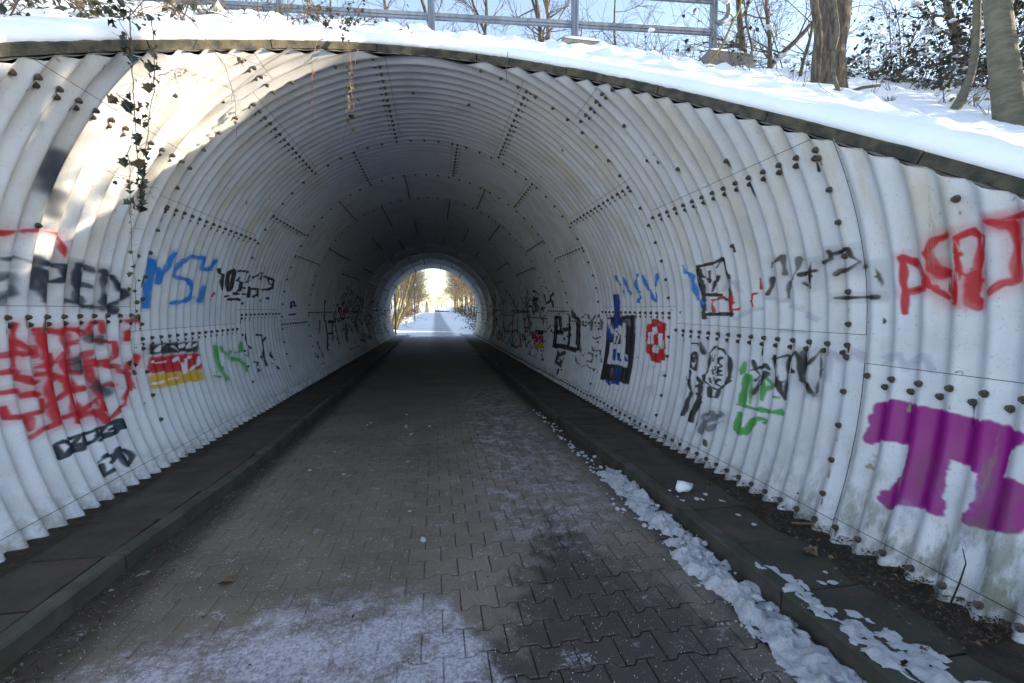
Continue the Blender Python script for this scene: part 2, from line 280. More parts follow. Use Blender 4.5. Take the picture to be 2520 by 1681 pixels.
# ------------------------------------------------------------------ graffiti print and two soft navy blotches on the left wall (painted in wall coordinates: Y along the tunnel, angle up the wall)
GRAF = """Lr6 23 341 51 346 54 356 54 356 55 362 57 377 57 386 55 389 48 390 40
Lr6 23 341 50 346 53 356 53 356 54 362 56 376 56 385 54 387 52 390 40
Ln9 43 343 21 346 23 354 23 356 11 354 9 346 8 344 5
Ln9 42 343 19 346 22 348 16 354 15 354 11 347 11 343 7
Ln9 25 343 34 354 36 362 34
Ln9 25 343 33 345 33 345 34 362 33
Ln9 41 371 37 372 16
Ln9 41 369 37 371 26 370 25 371 16
Ln8 26 371 36 378 34 391 34 391 29 394 23 391 23 391 22 386 20 378 20 376 22 375 28 374 28 378 6
Ln8 26 370 35 373 35 376 33 390 33 391 31 392 24 386 21 376 23 374 28 376 6
Ln8 22 406 36 406 19 407 18 406 17 408 11 416 10 416 6
Ln8 22 405 36 405 20 408 6
Ln8 22 404 36 405 16 406 15 405 14 407 6
Ln8 25 405 35 419 34 420 33
Ln8 25 405 34 420 32
Ln8 25 406 20 418 20 420 19
Ln8 25 406 19 420 18
Ln8 28 400 7 408 4 434 2
Ln8 28 393 5 403 5 406 3 417 3 417 2 421 2 421 1 434 1 435 0
Ln8 31 435 34 437 4
Ln8 31 434 34 435 12 436 11 435 6 436 4
Ln8 27 435 33 437 30 447 29 454 19 463 18 464 16 463 7 454 7 449 4 448 2 438 1 448 1 451 -1
Ln8 27 434 32 437 29 447 28 450 25 453 17 462 16 464 13 462 8 453 8 447 3 438 3 437 2 447 1 450 -3
Ln9 106 359 111 360 99 361 99 360 97 362 89
Ln9 105 357 110 359 89
Ln9 89 372 85 374 73
Ln9 88 370 84 372 72
Lr5 28 356 -11 355 -41
Lr5 28 356 -11 354 -38 348 -39 347 -41
Lr5 21 356 -22 361 -26 371 -27 372 -28 371 -34 370 -33 359 -33 359 -32 355 -31 343 -33
Lr5 21 356 -23 361 -27 370 -28 371 -33 370 -32 359 -32 356 -30 343 -32
Lr5 21 356 -24 360 -28 370 -29 371 -32 370 -31 359 -31 356 -29 343 -31
Lr5 30 372 -15 387 -15 387 -16 392 -17
Lr5 30 372 -16 385 -16 391 -18
Lr5 30 372 -18 387 -18 391 -20
Lr5 29 375 -18 378 -34 385 -34 385 -53 378 -54 377 -57 376 -84 375 -86
Lr5 29 374 -18 377 -35 377 -52 375 -61 375 -85
Lr5 29 374 -19 375 -36 376 -36 376 -50 374 -63 375 -64 374 -65 374 -85
Lr5 30 371 -40 373 -40 373 -41 387 -40 391 -34
Lr5 30 371 -42 386 -42 386 -41 388 -41 390 -36 392 -35
Lr5 29 371 -45 371 -46 377 -47
Lr5 29 371 -47 377 -48
Lr5 29 371 -48 376 -49 376 -50
Lr5 23 401 -15 402 -20 401 -24 402 -35 400 -44 401 -48 401 -89
Lr5 23 400 -15 401 -35 400 -37 394 -38 392 -43 393 -50 393 -84 392 -88 393 -89
Lr5 23 392 -15 393 -34 391 -41 391 -54 392 -55 391 -89
Lr5 28 401 -14 407 -17 417 -18 418 -20
Lr5 28 401 -16 406 -17 408 -19 416 -19 418 -21
Lr5 28 401 -17 405 -18 408 -21 418 -22
Lr5 31 400 -27 406 -26
Lr5 31 400 -28 406 -28
Lr5 28 400 -41 405 -40
Lr5 28 400 -43 406 -42
Lr5 28 401 -44 406 -43
Lr5 31 408 -37 420 -36
Lr5 32 416 -39 420 -37
Lr5 32 416 -40 420 -39
Lr5 29 421 -15 420 -16 421 -21
Lr5 28 420 -14 419 -18 420 -21
Lr5 32 421 -10 422 -11 435 -11 436 -21
Lr5 32 421 -12 434 -12 435 -13 435 -21
Lr4 30 422 -26 432 -26 436 -28 450 -30 450 -43 447 -46 438 -46 436 -48
Lr4 30 421 -27 434 -28 434 -29 438 -30 449 -30 450 -37 449 -43 436 -46
Lr4 32 417 -43 436 -45
Lr4 32 417 -45 434 -46 435 -47
Lr4 32 417 -47 435 -48
Lr4 29 435 -49 436 -50 447 -50 450 -52
Lr4 29 435 -50 438 -52 447 -52 450 -54
Lr5 30 418 -47 420 -60
Lr5 30 418 -47 418 -55 420 -60
Lr5 30 417 -48 417 -54 419 -61
Lr5 30 416 -48 417 -53 416 -54 418 -61
Lr5 29 342 -42 355 -42
Lr5 29 343 -43 355 -44
Lr5 26 356 -46 362 -51 371 -52
Lr5 26 355 -47 359 -49 361 -52 370 -53
Lr5 26 355 -48 362 -54 370 -54
Lr5 21 342 -53 347 -55 355 -55
Lr5 21 341 -54 355 -56
Lr5 21 341 -55 348 -57 354 -57
Lr5 24 356 -59 370 -60
Lr5 24 356 -60 370 -61
Lr5 24 356 -61 370 -62
Lr5 30 386 -50 391 -55 392 -58 391 -64 386 -68 376 -69 372 -72 371 -72 371 -66
Lr5 30 385 -51 388 -52 391 -57 390 -64 385 -67 375 -68 371 -71 371 -66
Lr5 21 342 -65 341 -71 346 -73 370 -73
Lr5 21 341 -65 341 -72 346 -74 370 -74
Lr5 21 341 -65 341 -72 343 -74 346 -75 370 -75
Lr6 25 356 -77 356 -84
Lr6 25 355 -77 355 -84
Lr5 31 376 -82 402 -81 404 -79 417 -77 419 -75 418 -76 420 -83 419 -84 420 -85 419 -86 420 -93
Lr5 31 376 -83 401 -83 407 -79 417 -78 418 -76 419 -93
Lr5 34 400 -82 405 -84 417 -85 421 -90
Lr5 34 400 -84 406 -85 406 -86 416 -86 420 -91
Lr5 34 393 -86 403 -86 408 -88 416 -88 420 -92
Lr5 24 421 -61 421 -75 423 -86
Lr5 24 420 -61 420 -69 421 -70 420 -74 422 -86
Lr5 24 420 -61 419 -65 420 -66 421 -86
Lr4 27 421 -67 435 -65 437 -67 447 -67 448 -68
Lr4 27 421 -69 422 -68 431 -68 433 -66 435 -66 437 -68 448 -69
Lr4 27 450 -55 453 -58 462 -58 464 -60 464 -71 462 -75 454 -76 452 -78 449 -87 437 -89 432 -94 421 -96
Lr4 27 450 -57 453 -59 463 -61 462 -73 453 -74 450 -81 450 -84 447 -87 438 -87 432 -93 424 -93 421 -95
Lr6 26 466 -11 482 -11
Lr6 26 467 -12 482 -12
Lr6 27 467 -22 466 -29
Lr6 27 466 -22 465 -29
Lr6 27 465 -22 465 -29
Lr6 28 480 -46 479 -47 480 -48 479 -54
Lr6 28 479 -46 478 -53
Lr6 28 478 -45 477 -49 478 -51 469 -53
Lr6 31 466 -50 465 -56
Lr6 31 465 -50 464 -56
Lr7 22 355 -88 357 -88 359 -86 375 -84
Lr7 22 356 -89 360 -87 375 -85
Lr5 32 392 -63 404 -63 405 -64
Lr5 32 392 -65 405 -65
Lr5 25 400 -48 406 -51
Lr5 25 400 -49 406 -52
Lr5 25 393 -50 403 -51 405 -53
Ln9 38 422 -23 422 -28
Ln9 38 421 -24 420 -25 421 -28
Ln9 39 435 -24 435 -30
Ln9 39 434 -24 434 -30
Ln9 46 406 -40 405 -41 407 -50
Ln9 46 404 -40 405 -50
Ln9 56 421 -63 423 -66 431 -67 433 -69 434 -73
Ln9 56 420 -64 421 -68 423 -70 431 -71 433 -74
Ln2 25 370 -99 374 -98 378 -102 385 -103 385 -105 377 -106 374 -110 371 -110 370 -109 371 -107 370 -100
Ln2 25 371 -100 372 -99 376 -100 378 -104 374 -109 371 -109 371 -100
Ln2 25 378 -98 390 -98 389 -101 387 -103 385 -103 389 -105 390 -107 389 -110 385 -108 377 -108
Ln2 25 378 -99 390 -99 385 -104 378 -104 388 -105 389 -108 378 -107
Ln2 24 392 -98 406 -99 407 -104 403 -107 391 -107 392 -99
Ln2 24 392 -99 406 -100 406 -103 403 -106 393 -107 393 -99
Ln2 24 406 -98 419 -99 415 -103 406 -103 407 -104 416 -104 418 -105 417 -107 407 -108
Ln2 24 406 -99 418 -99 416 -102 406 -103 408 -105 417 -105 417 -106 407 -107
Ln2 25 421 -98 433 -97 434 -103 431 -107 420 -107
Ln2 25 421 -99 432 -98 433 -104 431 -106 420 -106
Ln2 23 421 -102 434 -103 437 -100 435 -99
Ln2 23 421 -103 434 -105 438 -101 435 -98
Ln2 23 438 -101 437 -106 434 -105
Ln2 23 437 -101 437 -105 434 -104
Ln2 24 401 -123 406 -121
Ln2 24 401 -124 406 -122
Ln2 26 402 -126 401 -134 406 -133
Ln2 26 401 -126 400 -135 406 -134
Ln2 27 406 -121 419 -123 424 -134 431 -135 433 -131 433 -126 431 -123 420 -122 416 -128 408 -128
Ln2 27 406 -122 418 -124 420 -126 423 -136 431 -135 434 -131 434 -127 431 -122 421 -120 416 -126 407 -127
Lb7 27 495 50 496 45 495 44 496 43 496 2
Lb7 27 494 50 495 47 495 2
Lb7 27 493 50 495 38 494 37 495 33 494 2
Lb4 30 496 48 498 45 509 43 510 30 513 46 523 48 525 63
Lb4 30 496 46 498 43 509 41 510 28 513 39 523 41 526 62
Lb4 30 495 45 498 41 509 38 510 27 512 34 514 36 523 37 527 61
Lb4 32 586 61 557 60 553 54 542 52 539 43 539 37 568 34 573 26 573 23 572 14 568 8 557 8 554 6 539 5
Lb4 32 586 63 557 62 553 57 542 56 538 43 538 36 543 34 554 34 568 32 571 27 571 14 568 11 559 10 554 8 544 8 539 6
Lb4 37 587 62 589 50 599 50 603 53 613 55 615 63
Lb4 37 586 62 587 49 600 49 601 50 613 50 616 63
Lb4 32 603 27 600 9 587 9
Lb4 32 601 27 599 9 587 11
Lb4 32 600 28 598 10 587 13
Lk1 42 630 52 631 48 645 46 645 37 647 26
Lk1 46 662 26 659 48 662 53 673 55 675 50 675 31 673 26
Lk2 34 689 55 691 56 704 56 705 57
Lk2 38 692 46 689 41 705 39 704 35 705 32 704 27 692 26 691 24
Lk3 28 723 51 720 40 723 43 735 44 737 46
Lk3 33 738 50 751 52 755 57 767 58 769 60 769 49
Lk2 42 784 54 800 54
Lk2 40 802 53 831 51 831 36 819 36 815 33
Lk2 31 801 52 803 47 814 46 815 43 831 43
Lk1 54 735 33 736 19
Lk2 37 739 31 768 32 769 22 754 20
Lk2 35 785 32 815 34
Lk1 34 688 22 703 22
Lk1 35 708 22 723 22
Lk1 33 660 17 674 18
Lk1 41 674 13 703 14 705 13
Lk1 43 815 18 819 18
Lu2 45 944 2 944 12 947 14 960 15 963 9 976 6
Lu2 32 945 5 976 7
Lu2 41 930 -12 976 -11
Lr2 16 630 21 628 15 619 13 617 11
Lr2 16 618 14 630 12
Ly4 57 497 -69 584 -73
Ly4 57 496 -72 584 -77
Ly4 57 496 -75 584 -80
Ly4 57 496 -78 569 -82 570 -83 583 -83 584 -84
Lk5 48 498 -37 585 -41
Lk5 48 498 -40 538 -41 539 -42 584 -44
Lk5 48 498 -42 584 -47
Lk5 48 497 -45 568 -48 569 -49 583 -49 584 -50
Lr3 70 498 -52 538 -53 539 -54 584 -56 585 -57
Lr3 70 498 -55 583 -60 585 -61
Lr3 70 497 -59 525 -60 526 -61 554 -62 554 -63 568 -63 568 -64 585 -65
Lr3 69 497 -62 508 -62 527 -65 540 -65 540 -66 553 -66 574 -69 584 -69
Lw3 21 510 -43 513 -39 523 -39 524 -38
Lw3 22 539 -41 544 -47
Lw3 23 554 -43 554 -42 558 -41
Lw3 23 568 -45 571 -40
Lw3 23 571 -45 583 -44 586 -42
Lw3 25 498 -54 511 -56 523 -56
Lw3 26 539 -57 542 -54 544 -61 553 -62 553 -72 558 -58 568 -57 568 -56
Lw3 23 586 -58 585 -65 583 -68 572 -68 568 -71 558 -71
Lw3 24 495 -75 496 -76 509 -76
Lw3 22 523 -75 538 -76
Lg7 40 631 -49 630 -51 631 -53 631 -71 633 -76 643 -78 645 -95
Lg7 39 629 -49 630 -59 629 -68 632 -83 633 -85 643 -86 644 -92 643 -95
Lg7 26 645 -51 648 -57 658 -59 660 -69 662 -63 673 -62 674 -59
Lg7 41 688 -63 705 -62 706 -50
Lg6 34 674 -69 677 -71 688 -71 690 -73 703 -74 707 -91
Lg6 34 674 -71 688 -73 690 -75 692 -75 692 -77 703 -79 706 -92
Lg7 25 615 -85 617 -87 628 -88
Lk1 16 723 -38 723 -55 735 -56 737 -61
Lk1 16 719 -69 722 -73 724 -61
Ln2 38 769 -42 784 -43 788 -45 786 -57 787 -55 798 -54 802 -49
Lk1 27 787 -58 784 -77 785 -94
Lk1 23 770 -78 772 -83 783 -84 784 -89
Lk1 16 738 -83 751 -84 753 -86 751 -90 739 -92 751 -94 752 -98 739 -99
Lk2 18 817 -74 815 -78 818 -85 831 -89
Lk2 16 815 -93 820 -99 831 -100 833 -106
Lk3 63 1215 21 1217 -2 1215 -26 1216 -30 1229 -32 1231 -69 1229 -79 1216 -81 1213 -95 1200 -97 1198 -105
Lk3 80 1261 -35 1340 -37 1341 -28
Lk3 48 1245 -66 1292 -68
Lk3 49 1307 -43 1307 -49 1295 -52 1294 -54 1292 -78 1279 -80 1278 -87
Lk3 50 1339 -48 1341 -70 1339 -102
Lk3 53 1385 3 1387 -2 1400 -4 1402 -12 1415 -14 1418 -27 1431 -30 1431 -35
Lk4 76 1493 -51 1492 -77 1479 -80 1476 -98 1464 -100
Lk4 75 1477 -51 1476 -61 1465 -64 1464 -66 1461 -89 1449 -92 1447 -99
Lk2 21 1120 -79 1123 -101 1134 -103 1134 -118
Lk2 26 1074 -103 1075 -105 1087 -107 1089 -114
Lk2 21 1088 -131 1120 -131
Lr3 33 1168 -30 1166 -47 1155 -49 1151 -59
Lr3 27 1123 -48 1166 -51
Rk2 48 995 -19 946 -19 943 -50
Rk2 49 995 -23 960 -21 959 -39 947 -41 946 -50
Rk2 58 980 -22 976 -54 976 -88
Rk2 59 995 -23 992 -48 992 -89
Rk2 57 992 -54 929 -51
Rk2 57 991 -58 929 -55
Rk2 62 978 -84 928 -81 819 -81
Rk2 62 978 -89 928 -85 831 -84
Rk2 59 882 -14 879 -73
Rk3 54 927 -45 913 -45 880 -40
Rk3 54 914 -49 911 -47 882 -45 879 -43
Rk5 48 864 -3 863 -8 851 -10 847 -16 818 -21
Rk5 48 868 -4 864 -11 863 -18 850 -18 847 -20 835 -21 831 -24
Rk2 49 819 -22 815 -80
Rk2 50 833 -22 831 -71 820 -73 818 -81
Rk4 52 883 -95 896 -96 899 -99 912 -100 915 -103 943 -106 943 -119 911 -122 913 -113
Rk4 52 896 -93 899 -95 912 -96 915 -99 944 -104 946 -109 946 -121 898 -125 898 -112
Rk2 55 912 -141 912 -133
Rs2 30 801 -17 799 -14 783 -11 768 -12 767 -18
Rs2 30 802 -28 799 -32 787 -33 768 -28
Rs2 29 751 -20 740 -19 736 -13 707 -15
Rs2 40 753 -22 753 -38
Rs2 35 707 -19 704 -23 705 -35
Rs2 25 739 -51 735 -54 724 -54 719 -51 706 -49
Rs2 27 803 -67 801 -82 799 -84 788 -85 783 -90 783 -87 771 -84
Rs2 23 831 -94 819 -96 815 -104 786 -108 783 -110 770 -109 767 -105
Rs2 22 755 -81 737 -81 735 -87 724 -89 735 -90 737 -96 754 -96
Rs2 21 736 -76 704 -72 703 -79 693 -80 690 -90
Rs2 21 754 -103 735 -106 706 -104
Rs2 18 739 -68 735 -75
Rk3 49 615 -13 586 -12
Rk3 51 675 -16 586 -14
Rk3 51 675 -18 586 -16
Rk3 51 675 -20 586 -18
Rk3 51 675 -22 586 -20
Rk3 51 675 -24 586 -21
Rk3 51 675 -26 586 -23
Rk3 51 675 -28 586 -25
Rk3 51 675 -31 586 -27
Rk3 51 676 -33 586 -29
Rk3 51 676 -35 586 -30
Rk3 51 676 -37 586 -32
Rk3 51 676 -39 586 -34
Rk3 51 676 -41 585 -36
Rk3 51 676 -43 586 -37
Rk3 51 677 -45 585 -39
Rk3 51 676 -47 585 -41
Rk3 51 677 -49 585 -43
Rk3 51 677 -51 585 -44
Rk3 51 677 -53 585 -46
Rk3 51 677 -55 585 -48
Rk3 51 677 -57 585 -50
Rk3 51 677 -59 585 -51
Rk3 51 677 -61 585 -53
Rk3 51 677 -63 585 -55
Rk3 51 677 -65 585 -57
Rk3 51 677 -67 585 -58
Rk3 51 677 -69 585 -60
Rk3 51 677 -71 585 -62
Rk3 51 677 -73 585 -64
Rk3 51 677 -75 585 -65
Rk3 51 677 -77 585 -67
Rk3 51 677 -79 585 -69
Rk3 51 677 -81 585 -71
Rk3 51 677 -83 585 -72
Rk3 51 677 -85 585 -74
Rk3 51 678 -87 585 -76
Rk3 51 678 -90 659 -86 646 -86 644 -84 631 -84 585 -78
Rk3 51 678 -92 674 -90 631 -86 629 -84 617 -84 613 -82 585 -79
Rk3 51 678 -94 674 -92 662 -92 659 -90 647 -90 644 -88 632 -88 628 -86 585 -81
Rk3 51 678 -96 674 -94 585 -83
Rk3 51 678 -98 674 -96 588 -86 585 -84
Rk3 51 678 -100 674 -98 584 -86
Rk3 51 678 -102 674 -100 584 -88
Rk3 51 678 -104 674 -102 645 -99 643 -97 631 -97 628 -95 616 -95 613 -93 584 -90
Rk3 51 678 -106 658 -101 645 -101 584 -91
Rk3 51 678 -108 674 -106 660 -105 658 -103 631 -101 629 -99 617 -99 614 -97 602 -97 599 -95 589 -95 584 -93
Rk3 51 678 -110 658 -105 617 -101 614 -99 604 -99 584 -95
Rk3 51 678 -112 658 -107 632 -105 629 -103 601 -100 598 -98 586 -98 584 -96
Rk3 51 677 -114 674 -112 660 -111 658 -109 647 -109 644 -107 602 -102 599 -100 587 -100 584 -98
Rk3 51 676 -115 584 -100
Rk3 50 646 -112 631 -110 628 -108 603 -106 583 -101
Rk3 49 617 -110 614 -108 587 -105 584 -103
Rk3 48 598 -107 587 -107 584 -105
Ru2 46 631 21 632 -17 630 -29
Ru2 47 644 21 644 -22 643 -26 633 -27 632 -30
Ru2 47 646 21 647 -18 645 -31
Ru2 45 660 -29 659 -48
Ru2 46 673 -30 673 -35 662 -38 661 -49
Ru2 46 675 -30 674 -49
Re3 51 631 -28 631 -28
Re3 51 632 -30 630 -30
Re3 51 643 -32 629 -31
Re3 51 644 -34 618 -33
Re3 51 644 -36 617 -35
Re3 51 644 -38 617 -37
Re3 51 644 -40 617 -39
Re3 51 644 -42 616 -40
Re3 51 644 -44 616 -42
Re3 51 645 -46 616 -44
Re3 51 645 -48 616 -46
Re3 51 645 -50 616 -48
Re3 51 645 -52 615 -50
Re3 51 645 -54 615 -51
Re3 51 646 -56 615 -53
Re3 52 659 -58 615 -55
Re3 52 659 -60 615 -57
Re3 52 659 -62 615 -59
Re3 52 659 -64 614 -60
Re3 52 659 -66 614 -62
Re3 52 659 -68 614 -64
Re3 52 660 -70 614 -66
Re3 51 659 -72 617 -69 614 -67
Re3 51 659 -74 613 -69
Re3 51 660 -76 602 -71
Re3 51 660 -78 602 -72
Re3 51 661 -81 628 -76 616 -76 613 -74 601 -74
Re3 51 661 -83 658 -81 600 -75
Re3 51 661 -85 599 -77
Re3 51 662 -87 658 -85 645 -85 643 -83 603 -80 599 -78
Re3 51 658 -87 603 -82 599 -80
Re3 50 630 -86 599 -82
Re3 49 603 -85 599 -84
Re5 36 674 -19 673 -27 662 -28 658 -35 647 -37
Re5 36 676 -20 673 -31 662 -32 658 -39
Re5 37 615 -24 615 -37
Re5 37 618 -24 617 -37
Rs3 38 601 -16 598 -23
Rs3 38 613 -17 603 -18 599 -24
Ru2 35 644 -65 643 -80
Ru2 35 646 -66 644 -80
Ru2 34 628 -70 628 -75 618 -76 617 -79
Ru2 34 630 -70 629 -79
Ru2 42 603 -71 600 -76
Ru2 36 617 -87 615 -113
Ru2 36 629 -88 628 -101 618 -103 616 -114
Ru2 34 647 -114 643 -118
Ru2 34 658 -116 646 -117 644 -119
Ru2 37 631 -115 628 -113 615 -112
Rk1 16 645 -35 643 -37 631 -39 633 -43 643 -44 645 -55
Rk1 13 629 -41 630 -54 659 -58
Rs5 48 644 -96 643 -105 633 -107
Rb3 28 629 51 628 43 617 42 616 37
Rb3 39 601 47 598 26 588 25 587 23
Rb4 18 614 28 614 21
Rb3 29 556 48 558 43 568 41 570 36 568 27 558 26 557 15 568 13 569 10
Rb3 20 570 24 557 24
Rb3 36 542 46 541 36 538 26
Rb3 24 508 44 513 30
Rb3 35 527 25 526 14 523 10
Rb3 19 514 22 513 9
Rr3 44 526 -16 513 -16
Rr3 44 526 -18 513 -18
Rr3 44 526 -20 510 -19
Rr3 44 528 -21 498 -20
Rr3 44 539 -23 498 -22
Rr3 44 540 -25 498 -23
Rr3 44 540 -27 538 -26 498 -25
Rr3 44 540 -28 498 -26
Rr3 44 540 -30 498 -28
Rr3 44 540 -32 539 -31 498 -30
Rr3 44 540 -33 498 -31
Rr3 44 540 -35 498 -33
Rr3 44 540 -37 539 -36 498 -34
Rr3 44 540 -38 498 -36
Rr3 44 540 -40 498 -37
Rr3 44 540 -41 498 -39
Rr3 44 540 -43 528 -43 508 -40 498 -40
Rr3 44 540 -45 538 -44 498 -42
Rr3 44 540 -46 527 -46 526 -45 513 -45 512 -44 498 -43
Rr3 44 539 -48 525 -47 524 -46 498 -45
Rr3 44 540 -49 526 -49 525 -48 513 -48 497 -46
Rr3 44 539 -51 510 -49 509 -48 497 -48
Rr3 44 539 -53 538 -52 512 -51 497 -49
Rr3 44 539 -54 527 -54 508 -51 498 -51
Rr3 44 539 -56 498 -52
Rr3 44 539 -57 527 -57 525 -56 513 -56 508 -54 497 -54
Rr3 44 539 -59 529 -59 523 -57 511 -57 497 -55
Rr3 44 529 -60 513 -59 508 -57 497 -57
Rr3 43 526 -61 511 -60 510 -59 497 -59
Rr3 43 525 -63 524 -62 513 -62 508 -60 497 -60
Rr3 43 525 -64 510 -63 509 -62 497 -62
Rr3 43 524 -66 523 -65 511 -65 508 -63 497 -63
Rr3 43 524 -67 510 -66 509 -65
Rr3 43 514 -68 510 -67
Rw1 28 527 -32 526 -45
Rw1 28 538 -32 538 -34 529 -36 528 -46
Rw1 29 539 -33 539 -46
Rw1 29 523 -25 514 -27 513 -31
Rw1 29 524 -26 524 -32
Rw1 29 526 -26 525 -32
Rw1 38 508 -33 508 -39 499 -41 498 -49
Rw1 38 510 -33 509 -35 510 -36 509 -38 509 -50
Rw1 28 512 -48 512 -56
Rw1 28 523 -48 523 -56
Rw1 28 524 -48 525 -53 524 -56
Rg2 9 526 -29 523 -33 513 -35
Rg2 10 538 -44 528 -45 526 -48
Rg2 9 511 -48 508 -52
Rw1 9 526 -18 513 -18
Rw1 9 525 -20 510 -21
Rl3 16 526 -74 525 -80
Rl3 16 523 -76 511 -75
Rl3 15 508 -84 496 -83 493 -81 482 -81 496 -79
Rl3 19 525 -105 523 -101 513 -100 512 -98 510 -111
Rk2 70 1182 -64 1104 -61
Rk2 70 1182 -68 1104 -65
Rr2 74 1168 -79 1103 -75
Rr2 74 1167 -84 1091 -80
Rr2 74 1167 -89 1090 -85
Ry2 56 1168 -98 1090 -94
Ry2 55 1167 -102 1089 -98
Ry2 55 1167 -106 1089 -101
Rw2 16 1167 -65 1166 -67 1154 -70 1150 -80 1138 -82 1135 -91 1122 -88 1119 -81 1106 -79 1105 -76
Rs5 75 1277 38 1279 21 1292 18 1292 -2 1291 -7 1280 -9 1276 -37 1263 -39 1260 -56
Rs5 76 1295 39 1296 36 1308 34 1308 -23 1307 -25 1295 -28 1292 -45 1280 -48 1278 -50 1277 -58
Ro4 67 1169 28 1166 7 1153 5 1154 0 1166 -2 1166 -7
Ro4 68 1198 27 1197 22 1185 19 1182 6 1183 -7
Ro4 69 1214 26 1213 16 1201 13 1200 11 1198 3 1199 -7
Rk3 84 1215 25 1153 28
Rk2 58 1494 -12 1276 -10
Rk2 50 1356 5 1354 -36 1353 -38 1341 -41 1338 -54 1326 -56 1323 -69
Rk2 50 1556 -24 1553 -68 1541 -71 1538 -88 1525 -91 1522 -105 1509 -107 1507 -115 1495 -118 1492 -128 1479 -131
Rk2 47 1464 -28 1461 -56 1448 -59 1445 -75 1386 -85 1384 -87
Rr4 96 1401 -88 1400 -93 1387 -96 1385 -101 1372 -103 1369 -110 1356 -112 1354 -117 1341 -119
Rr3 35 1248 -95 1245 -100 1232 -102 1229 -106 1216 -109
Rk2 37 1089 2 1121 2 1123 -1 1135 -3 1138 -15 1150 -18 1137 -20 1134 -24 1121 -26 1120 -28 1107 -26 1103 -22 1088 -19
Rk1 28 420 46 391 47 385 50 377 50 376 34 375 33 375 20 376 19 375 18 375 -7
Rk1 25 420 46 423 37 423 27 421 24 420 18
Rk1 27 420 42 420 31 419 30 420 27 419 26 419 9 420 7 419 -1 420 -4 419 -10
Rk1 25 420 38 418 34 407 32 405 30
Rk1 29 404 39 405 28
Rk1 22 390 42 387 47 377 49
Rk1 26 390 33 392 29 401 28 404 18
Rk1 31 419 16 418 15 390 14
Rk1 26 390 14 386 9 377 8 375 6
Rk1 33 418 -6 375 -5
Rb3 26 449 50 448 41 438 40 434 36 435 31 432 10 422 8 421 6
Rr1 22 404 9 390 11
Rr1 18 404 8 405 5 404 -3
Rr2 23 375 12 376 -1
Rr1 21 375 -1 361 1
Rr1 18 346 13 343 14
Rr1 16 346 12 347 8 354 7 347 6 346 2
Rr1 18 340 27 340 18
Rr2 18 418 1 418 0
Rk4 23 325 35 324 39 315 40 311 43 311 29
Rk4 25 325 26 326 19 329 13
Rk4 24 296 40 297 32 301 24 308 22 310 15 310 9
Rk4 18 283 36 285 26 284 25 285 24 285 16 295 19
Rk4 18 283 36 287 17 293 18 295 20
Rk3 25 296 27 282 29
Rl2 22 389 19 386 24 378 25 375 28 371 26 362 26 360 16
Rl2 22 388 18 386 22 378 23 376 25 372 26 370 25 370 21 363 20 362 16
Rl2 22 388 17 386 20 377 21 373 25 371 24 370 16
Rl2 21 373 -8 371 -6 361 -5 354 0 339 1
Rl2 21 373 -9 370 -7 361 -7 355 -2 339 0
Rl2 21 373 -10 361 -8 355 -3 347 -3 339 -1
Rl2 22 331 11 325 10
Rl2 22 332 9 325 9
Rl2 22 332 8 326 8
Rl2 20 323 8 310 8
Rl2 20 323 6 310 7
Rl2 20 323 5 310 6
Rl2 25 309 4 302 4 296 2 296 1
Rl2 26 309 2 301 2 296 0
Rl2 26 309 1 299 0 296 -2
Rl2 21 294 -3 285 -4 281 -7
Rl2 21 294 -4 293 -5 285 -5 281 -8
Rl2 21 294 -6 284 -7 282 -9
Rl2 21 294 -7 284 -8 282 -10
Rl3 19 316 -17 296 -17
Rl3 19 317 -18 296 -18
Rl3 19 317 -19 296 -19
Rl3 28 403 -23 392 -24 388 -26
Rl3 28 403 -24 401 -26 391 -26 389 -28
Rk4 20 278 35 269 36 267 38 268 42
Rk4 20 277 34 271 34 267 36 267 42
Rk4 21 267 40 253 42 252 36 249 32 249 30 254 27 264 26 266 24
Rk4 21 267 39 253 41 252 37 253 36 249 32 254 28 264 27 266 25
Rk7 18 247 29 237 29 235 16 236 9
Rk7 18 247 28 238 28 237 27 236 22 237 21 236 20 237 9
Rk4 21 267 8 237 8
Rk4 21 267 7 237 7
Rr3 19 221 32 220 -3
Rr3 19 221 32 221 -3
Rr3 19 222 32 221 -3
Rr4 20 221 33 219 30 212 27 207 19 208 19 209 11 215 11 221 9
Rr4 20 221 32 215 26 212 25 208 19 210 12 215 12 221 10
Rr4 20 222 31 209 19 211 13 221 11
Rr4 21 196 41 204 39 206 34 205 23 200 21 196 21
Rr4 21 196 42 204 40 207 33 206 23 204 21 197 20
Rr4 21 197 43 203 42 206 38 207 33 208 33 206 22 201 20 201 19 198 19
Rr6 28 203 25 200 22
Rr6 28 204 24 201 21
Rr6 28 204 23 202 20
Rr6 28 204 21 203 19
Rr4 16 207 18 207 14 205 13 205 11 200 6 197 6 194 4
Rr4 16 208 18 207 13 204 9 200 5 195 3
Rr4 16 208 18 207 15 208 15 208 13 205 11 200 4 196 3
Rr4 19 196 19 197 11 195 6 194 6 194 3
Rr4 19 199 19 200 10 196 7 194 2
Rr3 18 192 39 191 29 192 29 192 16 193 16 194 3
Rr3 18 192 39 194 3
Rr3 18 193 39 193 31 192 30 193 29 193 21 194 21 195 4 196 4
Rr4 23 193 40 191 40 190 42 187 43 184 39 181 38 184 31 184 26 188 13
Rr4 23 192 39 187 42 184 38 186 22 189 13
Rr4 23 192 38 188 41 185 38 187 21 188 21 187 20 188 20 189 14
Rr4 31 185 15 186 15 188 10 187 10 188 9 187 6 185 5
Rr4 31 186 16 188 13 187 13 188 6 186 4
Rr4 31 187 17 189 13 188 13 189 7 188 4 186 3
Rr4 31 188 18 190 12 190 7 189 3 187 1
Rr5 15 193 22 189 16
